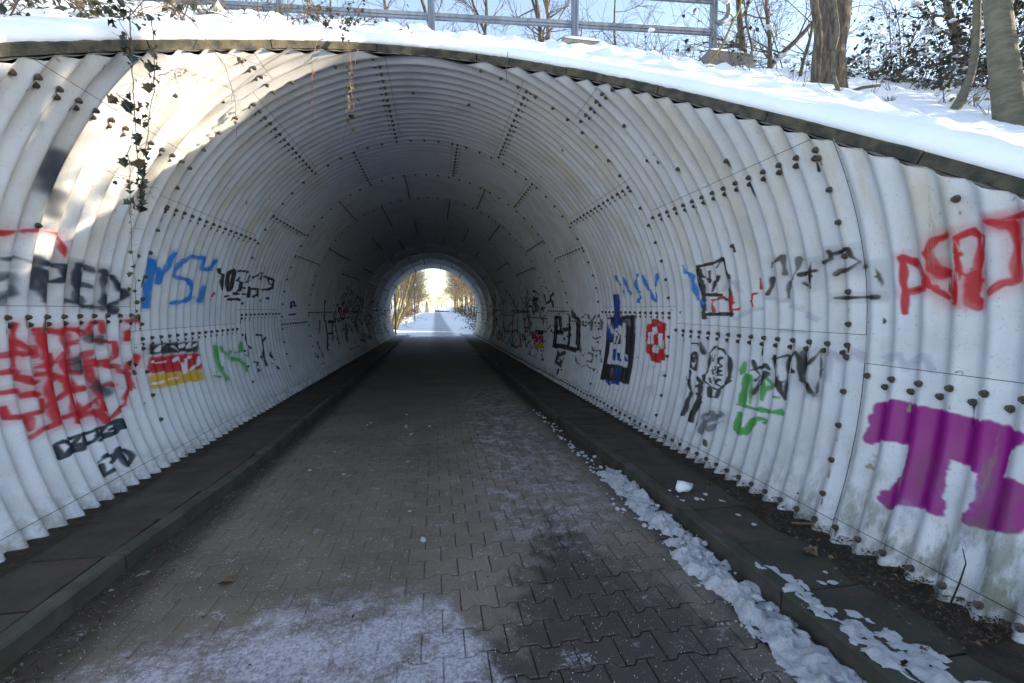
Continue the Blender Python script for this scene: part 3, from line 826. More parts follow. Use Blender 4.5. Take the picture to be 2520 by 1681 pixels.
Rr4 17 179 48 176 46 162 47
Rr4 17 179 47 176 45 162 46
Rr4 17 180 47 176 44 174 44 174 45 161 45
Rr4 17 180 46 176 43 174 44 161 44
Rr5 21 177 46 173 43 173 44 171 44
Rr5 21 177 45 174 43 171 43
Rr5 21 177 45 174 42 171 42
Rr5 21 178 44 174 41 171 41
Rr4 21 170 42 171 14 173 12 175 12 180 7
Rr4 21 171 42 170 35 171 17 172 17 172 14 175 13 180 8
Rr4 21 172 42 171 38 172 15 176 14 181 9
Rl2 25 234 -31 231 -29 225 -29 222 -27 220 -33 216 -29 208 -27 205 -34
Rl2 25 233 -32 229 -30 225 -30 222 -28 220 -34 215 -30 207 -28 205 -35
Rl2 25 233 -34 231 -32 226 -32 222 -29 221 -34 219 -35 217 -32 210 -31 208 -29 205 -36
Rl2 25 233 -35 230 -33 225 -33 222 -31 220 -37 216 -33 210 -32 208 -30 206 -36
Rl2 27 278 -51 277 -43 276 -41 271 -39 270 -31 264 -33 261 -31 256 -31 252 -28 245 -31
Rl2 27 275 -52 272 -51 271 -49 269 -39 269 -31 264 -35 262 -33 255 -32 252 -29 246 -33
Rl2 27 270 -52 268 -32 265 -36 260 -34 256 -34 252 -31 247 -34
Rl2 27 268 -52 269 -50 268 -49 267 -33 264 -38 262 -36 254 -35 252 -32 248 -35
Rk1 19 438 -39 433 -38
Rk4 30 423 -37 418 -46
Rk4 30 432 -39 432 -40 423 -41 419 -47
Rk1 25 434 -48 437 -53 437 -59 436 -65 433 -67 432 -56 434 -48
Rk1 16 436 -55 433 -54
Rk1 16 435 -54 435 -59
Rk1 23 437 -69 436 -71 436 -83 433 -91 437 -118
Rk1 23 433 -92 435 -118
Rk1 23 419 -91 417 -93 417 -95 420 -110 423 -117
Rk2 26 408 -98 416 -99 420 -115 420 -120
Rk2 26 417 -98 422 -120
Rk1 34 422 -75 418 -79 419 -82
Rk1 19 422 -84 418 -82 418 -91
Rk1 18 448 -76 447 -80 437 -80 436 -79
Rk1 22 402 -39 406 -47 405 -50 406 -66 408 -68 416 -70 417 -71 416 -76 406 -77 402 -80 388 -81 385 -76 378 -75 374 -69 375 -68 374 -66 375 -48 377 -46 386 -45 388 -41 402 -39
Rk1 22 403 -81 402 -90 389 -89 388 -81
Rk1 17 404 -47 403 -54 402 -47
Rk1 16 389 -49 391 -51 391 -55 388 -57
Rk1 17 403 -60 402 -67
Rk1 17 403 -64 401 -62
Rk1 16 401 -59 400 -61 401 -62 393 -63 392 -66
Rk1 16 389 -58 391 -60 390 -67 391 -68 388 -66
Rk1 16 391 -64 389 -62
Rk1 17 404 -72 403 -76
Rk1 16 401 -70 400 -73 393 -74
Rk1 16 389 -71 391 -73 391 -76 388 -77
Rs6 26 409 -123 407 -121 404 -111 401 -107 391 -106 389 -103
Rs6 25 403 -127 402 -120 403 -118 401 -114 392 -113 389 -110 387 -105 378 -104 375 -101
Rs6 25 402 -127 402 -120 401 -119 402 -118 400 -115 392 -115 386 -106 376 -105 374 -102
Rs4 22 403 -112 401 -117 393 -118 390 -122 385 -114 377 -113 373 -108
Rk3 18 390 -132 389 -136
Rg4 31 357 -50 358 -58
Rg3 28 345 -61 347 -70 347 -86
Rg3 28 347 -61 347 -62 354 -64 355 -67 355 -86
Rg3 28 355 -61 357 -70 356 -74 357 -87
Rg3 30 344 -63 343 -85
Rg3 22 358 -88 329 -87 329 -86 313 -85 310 -83
Rg3 22 358 -89 328 -88 327 -87 316 -87 309 -85
Rg3 22 329 -58 328 -79
Rg3 22 330 -58 329 -79
Rg3 29 329 -59 323 -65 328 -69
Rg3 22 316 -74 312 -73
Rg3 22 316 -75 312 -74
Rg2 24 347 -96 347 -111
Rg2 25 355 -96 355 -111
Rg2 25 356 -96 356 -111
Rg3 26 355 -110 348 -110 341 -108 340 -98
Rg3 26 355 -112 343 -110 340 -106 338 -99
Rg3 26 354 -113 346 -113 344 -111 342 -111 338 -105 333 -104 331 -102 331 -99
Rg3 22 339 -96 329 -95 329 -94 324 -92 324 -97
Rg3 22 339 -97 331 -97 326 -94 324 -94 325 -97
Rk3 30 344 -47 342 -55 339 -59 342 -64
Rk3 29 345 -56 340 -52 331 -51 329 -49 327 -52
Rk4 25 342 -76 339 -63 332 -62 329 -58 329 -55
Rk4 25 342 -76 339 -67 332 -66 328 -56
Rk3 20 324 -40 323 -45 318 -46 316 -48 314 -57 315 -58 313 -61 312 -67 308 -73
Rk3 20 325 -41 323 -52 317 -53 315 -61 313 -63 313 -66 309 -74
Rk4 22 325 -43 324 -42 316 -42 310 -38
Rk5 22 316 -64 309 -58
Rk3 25 308 -72 309 -69 309 -39 300 -37 299 -35 296 -43 295 -56
Rk2 21 301 -49 299 -50
Rk2 21 302 -51 299 -51
Rk4 24 294 -35 293 -56 285 -58 283 -64
Rk4 18 309 -42 308 -39 302 -38 299 -34 296 -39 295 -46 296 -47 294 -57 287 -58 280 -65
Rk4 18 309 -42 302 -40 299 -35 296 -43 295 -57 293 -59 284 -61 281 -66
Rk4 18 293 -43 285 -41 280 -32 278 -42 279 -43 278 -45 279 -46 279 -61 280 -63
Rk4 18 292 -44 285 -42 280 -33 279 -40 280 -63
Rk4 25 294 -33 295 -35 292 -46
Rm3 31 223 -58 221 -58
Rm3 31 233 -61 232 -60 224 -60 224 -59 219 -58
Rm3 31 234 -62 225 -61 217 -58
Rm3 31 234 -63 233 -62 225 -62 225 -61 222 -61 219 -59 211 -58
Rm3 31 234 -64 207 -58
Rm3 31 234 -65 222 -63 222 -62 219 -62 216 -60 208 -60 206 -58
Rm3 31 234 -66 223 -64 216 -61 209 -61 209 -60 203 -59
Rm3 31 234 -67 234 -66 223 -65 217 -62 209 -62 209 -61 206 -61 204 -59 200 -59
Rm3 31 234 -68 234 -67 223 -66 217 -63 207 -62 200 -59 194 -59
Rm3 31 234 -69 234 -68 223 -67 223 -66 218 -65 218 -64 207 -63 207 -62 202 -61 202 -60 192 -59
Rm3 30 235 -70 231 -68 223 -68 223 -67 218 -66 218 -65 208 -64 205 -62 202 -62 202 -61 196 -61 190 -59
Rm3 30 235 -71 231 -69 223 -69 223 -68 218 -66 208 -65 202 -62 192 -61 192 -60 188 -59
Rm3 30 235 -72 231 -70 224 -70 224 -69 221 -69 219 -67 208 -66 208 -65 203 -64 203 -63 193 -62 186 -59
Rm3 30 234 -72 224 -71 224 -70 216 -68 216 -67 209 -67 204 -65 204 -64 193 -63 193 -62 188 -61 188 -60 181 -59
Rm3 30 235 -73 225 -72 216 -68 209 -68 201 -64 194 -64 194 -63 191 -63 191 -62 186 -61 186 -60 178 -60 178 -59
Rm3 30 235 -74 225 -73 217 -70 217 -69 210 -69 201 -65 195 -65 186 -61 180 -61 176 -60 176 -59
Rm3 30 235 -75 222 -73 222 -72 217 -71 217 -70 207 -69 207 -68 202 -67 202 -66 196 -66 187 -63 187 -62 181 -62 174 -59
Rm3 30 235 -76 226 -75 220 -73 218 -71 207 -70 207 -69 202 -67 192 -66 192 -65 187 -63 178 -62 173 -60
Rm3 30 235 -77 223 -75 218 -73 218 -72 208 -71 208 -70 203 -69 203 -68 193 -67 193 -66 190 -66 190 -65 185 -63 178 -63 178 -62 171 -60
Rm3 30 235 -78 223 -76 218 -74 218 -73 208 -72 208 -71 203 -69 194 -68 189 -66 189 -65 176 -63 176 -62 170 -60
Rm3 30 235 -79 223 -77 218 -74 209 -73 204 -71 204 -70 194 -69 194 -68 186 -65 181 -65 177 -64 175 -62 169 -61
Rm3 30 235 -80 229 -78 223 -78 223 -77 216 -75 216 -74 209 -74 202 -71 202 -70 195 -70 195 -69 192 -69 188 -66 178 -65 173 -63 173 -62 167 -61
Rm3 30 235 -81 230 -79 224 -79 219 -76 216 -76 216 -75 210 -75 205 -73 205 -72 202 -72 202 -71 192 -70 188 -67 178 -66 178 -65 170 -62 165 -62
Rm3 30 236 -82 230 -80 224 -80 216 -76 207 -75 203 -72 193 -71 193 -70 190 -70 190 -69 185 -67 179 -67 174 -65 174 -64 164 -62
Rm3 30 236 -83 230 -81 224 -81 217 -78 217 -77 211 -77 205 -75 203 -73 191 -71 191 -70 186 -68 180 -68 180 -67 174 -66 172 -64 163 -63
Rm3 30 235 -84 230 -82 224 -82 217 -78 207 -77 207 -76 200 -74 200 -73 194 -73 187 -70 187 -69 177 -68 173 -65 163 -63
Rm3 32 236 -85 231 -83
Rm3 29 218 -80 218 -79 208 -78 208 -77 201 -74 195 -74 187 -70 178 -69 178 -68 171 -66 171 -65 164 -64
Rm3 32 236 -86 235 -86
Rm3 29 217 -80 208 -79 202 -75 195 -75 195 -74 192 -74 192 -73 185 -71 185 -70 179 -70 172 -67 172 -66 164 -65
Rm3 29 216 -81 209 -80 202 -77 202 -76 196 -76 185 -71 180 -71 169 -66 165 -66
Rm3 29 212 -81 209 -81 203 -77 193 -76 193 -75 186 -72 181 -72 177 -71 173 -68 166 -67
Rm3 29 210 -82 203 -79 203 -78 194 -77 187 -74 187 -73 178 -72 178 -71 175 -71 171 -68 166 -68
Rm3 29 209 -82 200 -78 194 -78 194 -77 184 -73 176 -72 176 -71 174 -71 172 -69 168 -69 168 -68
Rm3 29 209 -83 201 -79 195 -79 188 -76 188 -75 179 -74 168 -69
Rm3 29 209 -84 202 -81 202 -80 192 -79 186 -75 177 -74 177 -73 169 -70
Rm3 29 209 -85 202 -81 193 -80 187 -76 178 -75 169 -71
Rm3 29 209 -86 202 -82 194 -81 187 -78 187 -77 178 -76 172 -72 169 -72
Rm3 29 209 -87 203 -83 194 -82 194 -81 191 -81 190 -79 184 -77 179 -77 170 -73 170 -72
Rm3 30 209 -87 207 -87 203 -84 195 -83 191 -81
Rm3 29 190 -80 188 -80 186 -78 177 -77 177 -76 170 -73
Rm3 30 209 -88 207 -88 201 -84 196 -84 191 -82
Rm3 29 189 -81 186 -79 177 -78 177 -77 170 -74
Rm3 30 209 -89 202 -86 202 -85 197 -85 192 -83
Rm3 29 188 -81 178 -79 178 -78 170 -75
Rm3 30 209 -90 202 -87 202 -86 191 -84
Rm3 29 187 -81 178 -80 170 -75
Rm3 30 209 -91 202 -88 202 -87 192 -85
Rm3 29 186 -82 177 -80 177 -79 170 -76
Rm3 30 209 -92 203 -88 192 -86
Rm3 29 183 -82 178 -81 172 -77 170 -77
Rm3 30 209 -93 203 -89 195 -88 192 -86
Rm3 29 181 -82 178 -82 178 -81 170 -78
Rm3 30 209 -94 201 -89 196 -89 192 -88 192 -87
Rm3 29 179 -83 170 -78
Rm3 30 209 -94 205 -93 202 -90 192 -88
Rm3 29 178 -83 170 -79
Rm3 30 209 -95 207 -95 202 -91 192 -89
Rm3 29 178 -84 170 -80
Rm3 30 210 -96 208 -96 202 -92 192 -90
Rm3 29 177 -84 171 -81
Rm3 30 210 -97 204 -95 203 -93 192 -91
Rm3 29 177 -85 175 -83 171 -82
Rm3 30 210 -98 208 -98 203 -94 192 -92 192 -91
Rm3 29 176 -85 171 -82
Rm3 30 211 -99 208 -99 201 -94 196 -94 192 -92
Rm3 29 176 -86 171 -83
Rm3 30 211 -100 205 -98 202 -95 197 -95 192 -93
Rm3 28 176 -87 176 -86 171 -84
Rm3 30 212 -101 207 -100 202 -96 192 -94
Rm3 28 176 -87 170 -84
Rm3 30 213 -102 210 -102 202 -97 192 -95
Rm3 28 175 -88 175 -87 170 -85
Rm3 30 214 -103 207 -102 206 -100 200 -97 195 -97 192 -95
Rm3 28 175 -88 168 -85
Rm3 30 214 -104 210 -104 201 -98 195 -98 192 -96
Rm3 28 175 -89 170 -86 163 -85
Rm3 30 215 -105 208 -104 201 -99 196 -99 192 -97
Rm3 28 175 -90 171 -87 167 -87 162 -85
Rm3 30 216 -106 209 -105 201 -100 192 -98
Rm3 28 175 -90 168 -87 164 -87 161 -85
Rm3 30 216 -107 209 -106 202 -101 192 -99
Rm3 28 174 -91 172 -89 165 -88 161 -86
Rm3 30 216 -108 209 -107 202 -102 194 -101 192 -99
Rm3 28 175 -92 170 -89 166 -89 160 -86
Rm3 30 216 -109 209 -108 200 -102 195 -102 192 -100
Rm3 28 175 -93 171 -90 163 -89 160 -87
Rm3 30 217 -110 210 -109 204 -106 203 -104 196 -103 192 -101
Rm3 28 175 -93 162 -89 160 -87
Rm3 30 218 -112 215 -110 208 -109 201 -104 197 -104 192 -102
Rm3 28 175 -94 160 -88
Rm3 30 219 -113 216 -111 210 -111 202 -105 192 -103
Rm3 28 175 -95 170 -92 163 -91 160 -89
Rm3 30 220 -114 216 -113 216 -112 208 -111 204 -107 199 -105 194 -105 192 -103
Rm3 28 175 -96 171 -93 164 -92 160 -89
Rm3 30 220 -116 216 -113 209 -112 202 -107 195 -106 192 -104
Rm3 28 175 -97 172 -94 165 -93 159 -90
Rm3 30 220 -117 219 -115 209 -113 200 -107 195 -107 192 -105
Rm3 28 175 -97 170 -94 163 -93 159 -90
Rm3 30 220 -117 217 -115 209 -114 203 -109 196 -108 192 -106
Rm3 28 175 -98 171 -95 163 -94 159 -91
Rm3 30 220 -118 214 -115 207 -114 205 -111 203 -111 201 -109 194 -108 191 -106
Rm3 28 175 -99 171 -96 164 -95 164 -94 159 -92
Rm3 31 219 -118 209 -115
Rm3 30 208 -115 201 -110 194 -109 191 -107
Rm3 28 175 -100 172 -97 165 -96 159 -92
Rm3 31 218 -119 215 -117 210 -117
Rm3 30 206 -114 202 -111 194 -110 191 -108
Rm3 28 175 -101 174 -99 172 -99 170 -97 163 -96 159 -93
Rm3 31 217 -119 213 -118
Rm3 30 204 -113 200 -111 195 -111 191 -108
Rm3 28 176 -102 171 -98 164 -97 160 -95 159 -93
Rm3 31 216 -119 215 -119
Rm3 30 201 -113 193 -111 191 -109
Rm3 28 176 -102 171 -99 164 -98 158 -94
Rm3 29 194 -112 191 -110
Rm3 28 176 -103 170 -99 166 -99 158 -95
Rm3 29 193 -112 191 -110
Rm3 28 177 -104 175 -104 174 -102 172 -102 170 -100 163 -99 158 -95
Rm3 29 192 -113 190 -111
Rm3 28 177 -105 171 -101 164 -100 158 -96
Rm3 29 191 -113 190 -112
Rm3 28 177 -106 171 -102 165 -101 158 -97
Rm3 28 177 -107 170 -102 166 -102 161 -100 158 -97
Rm3 28 178 -108 175 -107 174 -105 172 -105 171 -103 163 -102 158 -98
Rm3 28 178 -109 171 -104 162 -102 158 -98
Rm3 28 177 -110 173 -106 163 -103 157 -99
Rm3 28 177 -110 172 -106 163 -104 157 -100
Rm3 28 177 -111 171 -106 164 -105 158 -101
Rm3 28 176 -111 173 -108 165 -106 158 -102
Rm3 28 175 -110 173 -110 172 -108 163 -106 159 -103
Rm3 28 173 -110 170 -108 163 -107 162 -105 159 -104
Rm3 28 171 -110 168 -108 164 -108 160 -105
Rm3 28 166 -109 160 -106
Rm3 28 162 -108 161 -107
Rq9 33 206 -115 204 -117
Rq9 33 206 -117 204 -119
Rq9 34 176 -91 176 -99
Rq9 34 177 -92 177 -99
Rq9 29 191 -100 189 -103
Rq9 29 191 -101 190 -104
Rq9 40 176 -114 177 -143
Rq9 40 177 -114 178 -143
Rq9 29 206 -118 206 -126
Rq9 29 206 -118 206 -126
Rt3 7 233 -93 233 -97
Rt3 7 232 -94 226 -92 227 -95
Rt3 7 234 -98 231 -97
Rt3 7 233 -100 234 -102 233 -101 230 -102"""
IW, IH = 4096, 1024
ULN = math.log(33.5 / 2.5)
def u_of(Y): return np.log((np.maximum(Y, -1.49) + 4) / 2.5) / ULN
PAL = dict(r=(0.42, 0.008, 0.018), n=(0.012, 0.022, 0.04), b=(0.01, 0.16, 0.50), k=(0.012, 0.013, 0.015), u=(0.008, 0.04, 0.24), y=(0.55, 0.32, 0.01),
           w=(0.62, 0.60, 0.66), g=(0.06, 0.30, 0.06), s=(0.12, 0.125, 0.14), e=(0.58, 0.60, 0.64), l=(0.33, 0.33, 0.42), m=(0.27, 0.008, 0.20), q=(0.17, 0.23, 0.36),
           t=(0.30, 0.27, 0.20), o=(0.09, 0.07, 0.05))
cY = np.exp((np.arange(IW) + 0.5) / IW * ULN) * 2.5 - 4
rPh = (np.arange(IH) + 0.5) / IH * 95 - 38
MPD = 2.68 * math.pi / 180
def paint(img, col, soft, w, pts, seed, wide=True):
    pts = np.array(pts, float); poly = w <= 0
    X, Z = pts[:, 0], pts[:, 1] * MPD
    rad = 0.012 if poly else w / 2
    ka = 1.0 if poly or not wide else float(np.clip(X.mean() / 2.6, 1.1, 1.6)) if w < 0.028 else 1.1      # sprayed wider along the tunnel, where the ribs turn away
    fall = rad * (0.25 + soft * 1.3) if not poly else 0.03
    ext = rad + fall + 0.02
    c0, c1 = np.searchsorted(cY, X.min() - ext * ka), np.searchsorted(cY, X.max() + ext * ka)
    r0, r1 = np.searchsorted(rPh, (Z.min() - ext) / MPD), np.searchsorted(rPh, (Z.max() + ext) / MPD)
    if c1 <= c0 or r1 <= r0: return
    gx, gz = np.meshgrid(cY[c0:c1], rPh[r0:r1] * MPD)
    rng = np.random.RandomState(seed)
    ph = rng.rand(4) * 6.28
    wob = 0.006 * (np.sin(gx * 31 + ph[0]) + np.sin(gz * 37 + ph[1])) * (0.4 + soft)
    d = np.full(gx.shape, 9.0)
    n = len(X); segs = [(i, i + 1) for i in range(n - 1)] + ([(n - 1, 0)] if poly else [])
    gx0 = gx; gx = gx / ka; XA = X; X = X / ka
    for i, j in segs:
        dx, dz = X[j] - X[i], Z[j] - Z[i]; L = dx * dx + dz * dz + 1e-9
        tt = np.clip(((gx - X[i]) * dx + (gz - Z[i]) * dz) / L, 0, 1)
        d = np.minimum(d, np.hypot(gx - X[i] - tt * dx, gz - Z[i] - tt * dz))
    if poly:
        ins = np.zeros(gx.shape, bool)
        for i, j in segs:
            cnd = ((Z[i] > gz) != (Z[j] > gz)) & (gx < (X[j] - X[i]) * (gz - Z[i]) / (Z[j] - Z[i] + 1e-12) + X[i])
            ins ^= cnd
        a = np.where(ins, 1.0, np.clip(1 - d / (0.012 + 0.03 * soft), 0, 1))
    else:
        e = np.clip((rad + fall * 0.5 + wob - d) / (fall + 0.004), 0, 1)
        a = e * e * (3 - 2 * e)
        if soft > 0.8: a *= 0.8
        if soft >= 0.4 and wide:                                       # overspray and thin patches
            a = np.maximum(a, 0.13 * np.exp(-np.clip(d - rad, 0, None) ** 2 / (0.028 + 0.03 * soft) ** 2))
            a *= 0.92 + 0.08 * np.sin(gx0 * 17 + ph[3] + 2 * np.sin(gz * 9 + ph[2]))
    a *= 0.97
    a *= 0.90 if col in 'lq' else 1.0
    if col == 'l': a *= 0.42
    if col == 'q':
        a *= (rng.rand(*gx.shape) * 0.6 + 0.1)
    c = np.array(PAL[col])
    blk = img[r0:r1, c0:c1]
    oa = blk[..., 3:4]; a = a[..., None]
    na = a + oa * (1 - a)
    blk[..., :3] = np.where(na > 1e-4, (c * a + blk[..., :3] * oa * (1 - a)) / np.maximum(na, 1e-4), blk[..., :3])
    blk[..., 3:4] = na
IMG = {}
PIX = {}
for side in 'LR':
    img = np.zeros((IH, IW, 4), np.float32)
    rng = random.Random(50 if side == 'L' else 90)
    for k in range(320):                                   # scratches, chips and scuffs
        Y = 1.2 + 12 * rng.random() ** 1.5; p0 = rng.uniform(-31, 54); a = rng.choice((0, 0, 1))
        paint(img, rng.choice('kktto'), 0.2, rng.uniform(0.002, 0.005), [(Y, p0), (Y + rng.uniform(-.01, .015) * (1 + a), p0 + rng.uniform(-.5, .5)), (Y + rng.uniform(-.015, .02), p0 + rng.uniform(-.6, .6))], k, False)
    rng = random.Random(5 if side == 'L' else 9)
    for k in range(150):                                   # the crowd of small unreadable tags deep inside
        Y = 8.5 + (rng.random() ** 0.7) * 20.5 if side == 'R' else 13 + (rng.random() ** 0.8) * 16
        Y0, p0 = Y, rng.uniform(-24, 9)
        pts = [(Y0, p0)]
        for q in range(rng.randint(3, 8)):
            Y0 += rng.uniform(-0.15, 0.42); p0 += rng.uniform(-6, 6); pts.append((Y0, max(-26, min(14, p0))))
        c = rng.choice('kkkkkkksnnrrub')
        paint(img, c, 0.35, rng.uniform(0.02, 0.075), pts, k)
    for i, L in enumerate(GRAF.split('\n')):
        if L[0] != side: continue
        f = L.split(); v = list(map(int, f[2:]))
        pts = [(v[j] / 100, v[j + 1] / 5) for j in range(0, len(v), 2)]
        paint(img, f[0][1], int(f[0][2:]) / 10, int(f[1]) / 1000, pts, i)
    im = bpy.data.images.new('wall_print_' + side, IW, IH, alpha=True, float_buffer=True)
    im.colorspace_settings.name = 'Non-Color'
    IMG[side] = im; PIX[side] = img

def wall_material(side):
    t = NT('painted_steel_' + ('left' if side == 'L' else 'right'))
    X, Y, Z = t.sep()
    uv = t.n('ShaderNodeUVMap'); uv.uv_map = 'UVMap'
    tx = t.n('ShaderNodeTexImage'); tx.image = IMG[side]; tx.extension = 'CLIP'; tx.interpolation = 'Linear'
    t.link(uv.outputs[0], tx.inputs[0])
    base = t.mix(t.rand(), (0.585, 0.615, 0.66), (0.64, 0.665, 0.705))
    # long beige stains running down the corrugations
    st = t.noise(1.0, 5, 0.65, stretch=(1.3, 6.5, 1.3))
    hz = t.math('MULTIPLY', t.ramp(Z, -0.4, 0.6), t.ramp(Z, 2.75, 1.6))
    hz = t.math('ADD', t.math('MULTIPLY', hz, 0.62), 0.12)
    base = t.mix(t.math('MULTIPLY', t.ramp(st, 0.42, 0.66), hz), base, (0.53, 0.48, 0.39))
    # overall grime, heavier deep inside the tube
    gr = t.noise(2.3, 6, 0.6)
    base = t.mix(t.math('MULTIPLY', t.ramp(gr, 0.42, 0.70), 0.34), base, (0.36, 0.375, 0.39))
    deep = 0.0
    base = t.mix(deep, base, (0.26, 0.27, 0.28))
    # speckled dirt
    sp = t.math('MAXIMUM', t.ramp(t.noise(85, 3, 0.6), 0.63, 0.70), t.math('MULTIPLY', t.ramp(t.noise(34, 5, 0.7), 0.62, 0.70), 0.6))
    base = t.mix(t.math('MULTIPLY', sp, 0.5), base, (0.16, 0.15, 0.11))
    col = t.mix(tx.outputs['Alpha'], base, tx.outputs['Color'])
    # algae towards the ground and near the open end
    lo = t.math('MULTIPLY', t.ramp(Z, -0.55, -1.45), t.ramp(Y, 4.2, 1.6))
    al = t.math('MULTIPLY', t.ramp(t.noise(3.2, 6, 0.65, stretch=(1, 3.0, 1)), 0.45, 0.62), lo)
    col = t.mix(t.math('MULTIPLY', al, 0.85), col, (0.07, 0.09, 0.035))
    ax = t.ramp(t.noise(2.0, 6, 0.7, stretch=(1, 7, 0.8)), 0.60, 0.70)
    ax = t.math('MULTIPLY', ax, t.ramp(Y, 3.2, 2.0))
    col = t.mix(t.math('MULTIPLY', ax, 0.5), col, (0.17, 0.18, 0.12))
    # splash dirt just above the ground everywhere
    sd = t.math('MULTIPLY', t.ramp(Z, -1.15, -1.5), t.ramp(t.noise(14, 5, 0.7), 0.35, 0.65))
    col = t.mix(t.math('MULTIPLY', sd, 0.55), col, (0.13, 0.12, 0.09))
    # dirt held in the grooves, worn coat between
    t.color(col)
    t.rough(t.ramp(gr, 0.3, 0.7, 0.34, 0.55))
    t.b.inputs['Specular IOR Level'].default_value = 0.4
    t.bump(t.noise(22, 4, 0.6), 0.06, 0.01)
    return t.m
MW = {'L': wall_material('L'), 'R': wall_material('R')}

# ------------------------------------------------------------------ the tunnel
tunnel = empty('underpass_tunnel', (0, 1, -1.5))
tunnel.location = (0, 0, 0)
tag(tunnel, 'white corrugated steel tunnel of bolted plates covered in graffiti', 'tunnel')
AMP = 0.025
SY = [-2.10, 0.18, 2.47, 4.76, 7.00, 8.75, 10.52, 13.03, 15.64, 18.18, 20.87, 23.36, 25.90, YE]
SN = [15, 15, 15, 15, 11, 11, 16, 17, 17, 17, 16, 17, 22]
TH_B = lambda Y: math.degrees(math.asin((zw(Y) + 0.10) / 2.9))
ODD = [-3.5, 24.2, 53.5, 83.2, 115.0, 148.3, 180.2]
ODDA = [-3.5, 24.4, 53.6, 85.0, 124.5, 147.6, 179.6]
EVEN = [0.5, 33.8, 68.4, 100.4, 129.3, 157.2, 184.3]
EVEN0 = [-7.3, 33.8, 68.4, 100.4, 129.3, 157.2, 184.3]
def ring_seams(k):
    if k == 1: return EVEN0
    if k == 2: return ODDA
    return EVEN if k % 2 else ODD
def wall_r(th, Y, k):
    p = (SY[k + 1] - SY[k]) / SN[k]
    return prof(th) - AMP + AMP * np.cos(2 * math.pi * (Y - SY[k]) / p)
BOLTS = []
bolt_rng = random.Random(3)
for k in range(1, len(SN)):
    Y0, Y1, n = SY[k], SY[k + 1], SN[k]
    p = (Y1 - Y0) / n
    nb = TH_B((Y0 + Y1) / 2)
    seams = ring_seams(k)
    edges = [nb - 3.4, nb] + seams + [180 - nb - 0.2, 180 - nb + 3.4]
    clipped = k <= 3
    spp = 12 if Y0 < 5 else (8 if Y0 < 10 else 6)
    dth = 0.45 if clipped else (1.6 if Y0 < 9 else 3.0)
    gp_ = 0.0015 if k <= 3 else 0.008
    ys = np.linspace(Y0 + gp_, Y1 - gp_, n * spp + 1)
    tcone = (ys - Y0) / (Y1 - Y0)
    for i in range(len(edges) - 1):
        a, b = edges[i], edges[i + 1]
        nt = max(2, int(round((b - a) / dth)) + 1)
        g = 0.035
        ths = np.linspace(a + g, b - g, nt)
        TT, YY = np.meshgrid(ths, ys, indexing='ij')
        off = (0.0 + 0.002 * tcone[None, :] if k <= 3 else -0.005 + 0.009 * tcone[None, :]) + 0.004 * ((TT - a) / (b - a) - 0.5)
        drop = None
        if clipped:
            ym = mouth_Y(TT)
            cl = YY < ym
            YY = np.where(cl, np.minimum(ym, Y1 - 0.01), YY)
            drop = cl[:-1, :-1] & cl[1:, :-1] & cl[1:, 1:] & cl[:-1, 1:]
            if drop.all(): continue
        rr = wall_r(TT, YY, k) + off
        # tiny dents
        P = np.stack([rr * np.cos(np.radians(TT)), YY, rr * np.sin(np.radians(TT))], -1)
        mid = (a + b) / 2
        side = 'R' if mid < 90 else 'L'
        ph = TT if side == 'R' else 180 - TT
        uv = np.stack([u_of(YY), (ph + 38) / 95], -1)
        grid_mesh('plate' if 0 < i < len(edges) - 2 else 'footing_plate', P, MW[side], tunnel, drop=drop, uv=uv, flip=True)
    # bolts of the lengthwise seams
    for si, th in enumerate(seams):
        for j in range(n):
            for row, (dy, dd) in enumerate(((0.5, 0.075), (1.0, 0.125))):
                if row == 1 and (j == n - 1 or Y0 > 12): continue
                y = Y0 + p * (j + dy)
                BOLTS.append((th + math.degrees(dd / 2.65) * (-1 if th < 92 else 1), y, k))
    # bolts of the ring seam, set into the far ring's first crest
    if k < len(SN):
        th = -26.0
        while th < 206:
            BOLTS.append((th + bolt_rng.uniform(-.2, .2), Y0 + p * 0.5, k)); th += 4.75
    for j in range(n):
        y = Y0 + p * (j + 0.5)
        BOLTS.append((nb - 1.0, y, k))
        if k == 1: BOLTS.append((180 - nb + 1.0, y, k))
# a few stray bolts in plate middles
for th, y in ((30, 3.9), (27, 3.3), (12, 1.9), (35, 4.3), (44, 4.2), (140, 4.1), (168, 3.6), (135, 4.6), (12, 3.6), (95, 5.6), (80, 5.7), (110, 5.5)):
    k = max(i for i in range(len(SN)) if SY[i] <= y)
    BOLTS.append((th, y, k))
ok = []
for th, y, k in BOLTS:
    if y < float(mouth_Y(th)) + 0.05: continue
    p = (SY[k + 1] - SY[k]) / SN[k]
    r = float(wall_r(th, y, k)) - 0.004
    P = Vector((r * math.cos(R_(th)), y, r * math.sin(R_(th))))
    inview = P.y > 0.2 and abs(math.atan2(P.x, P.y) - CAM_YAW) < 0.90
    ok.append((P.length if inview else P.length + 60, th, P))
ok.sort(key=lambda q: q[0])
st_rng = random.Random(6)
for d, th, P in ok[:1100]:                                # dark and rusty streaks that run down from the bolts
    side = 'R' if th < 90 else 'L'; ph_ = th if side == 'R' else 180 - th
    if ph_ > 54 or ph_ < -33: continue
    if st_rng.random() < 0.55:
        L_ = st_rng.uniform(0.6, 2.6)
        paint(PIX[side], st_rng.choice('otkk'), 0.5, st_rng.uniform(0.004, 0.011), [(P.y, ph_), (P.y + st_rng.uniform(-.01, .01), ph_ - L_)], int(d * 1000), False)
for side in 'LR':
    IMG[side].pixels.foreach_set(PIX[side].ravel()); IMG[side].update()

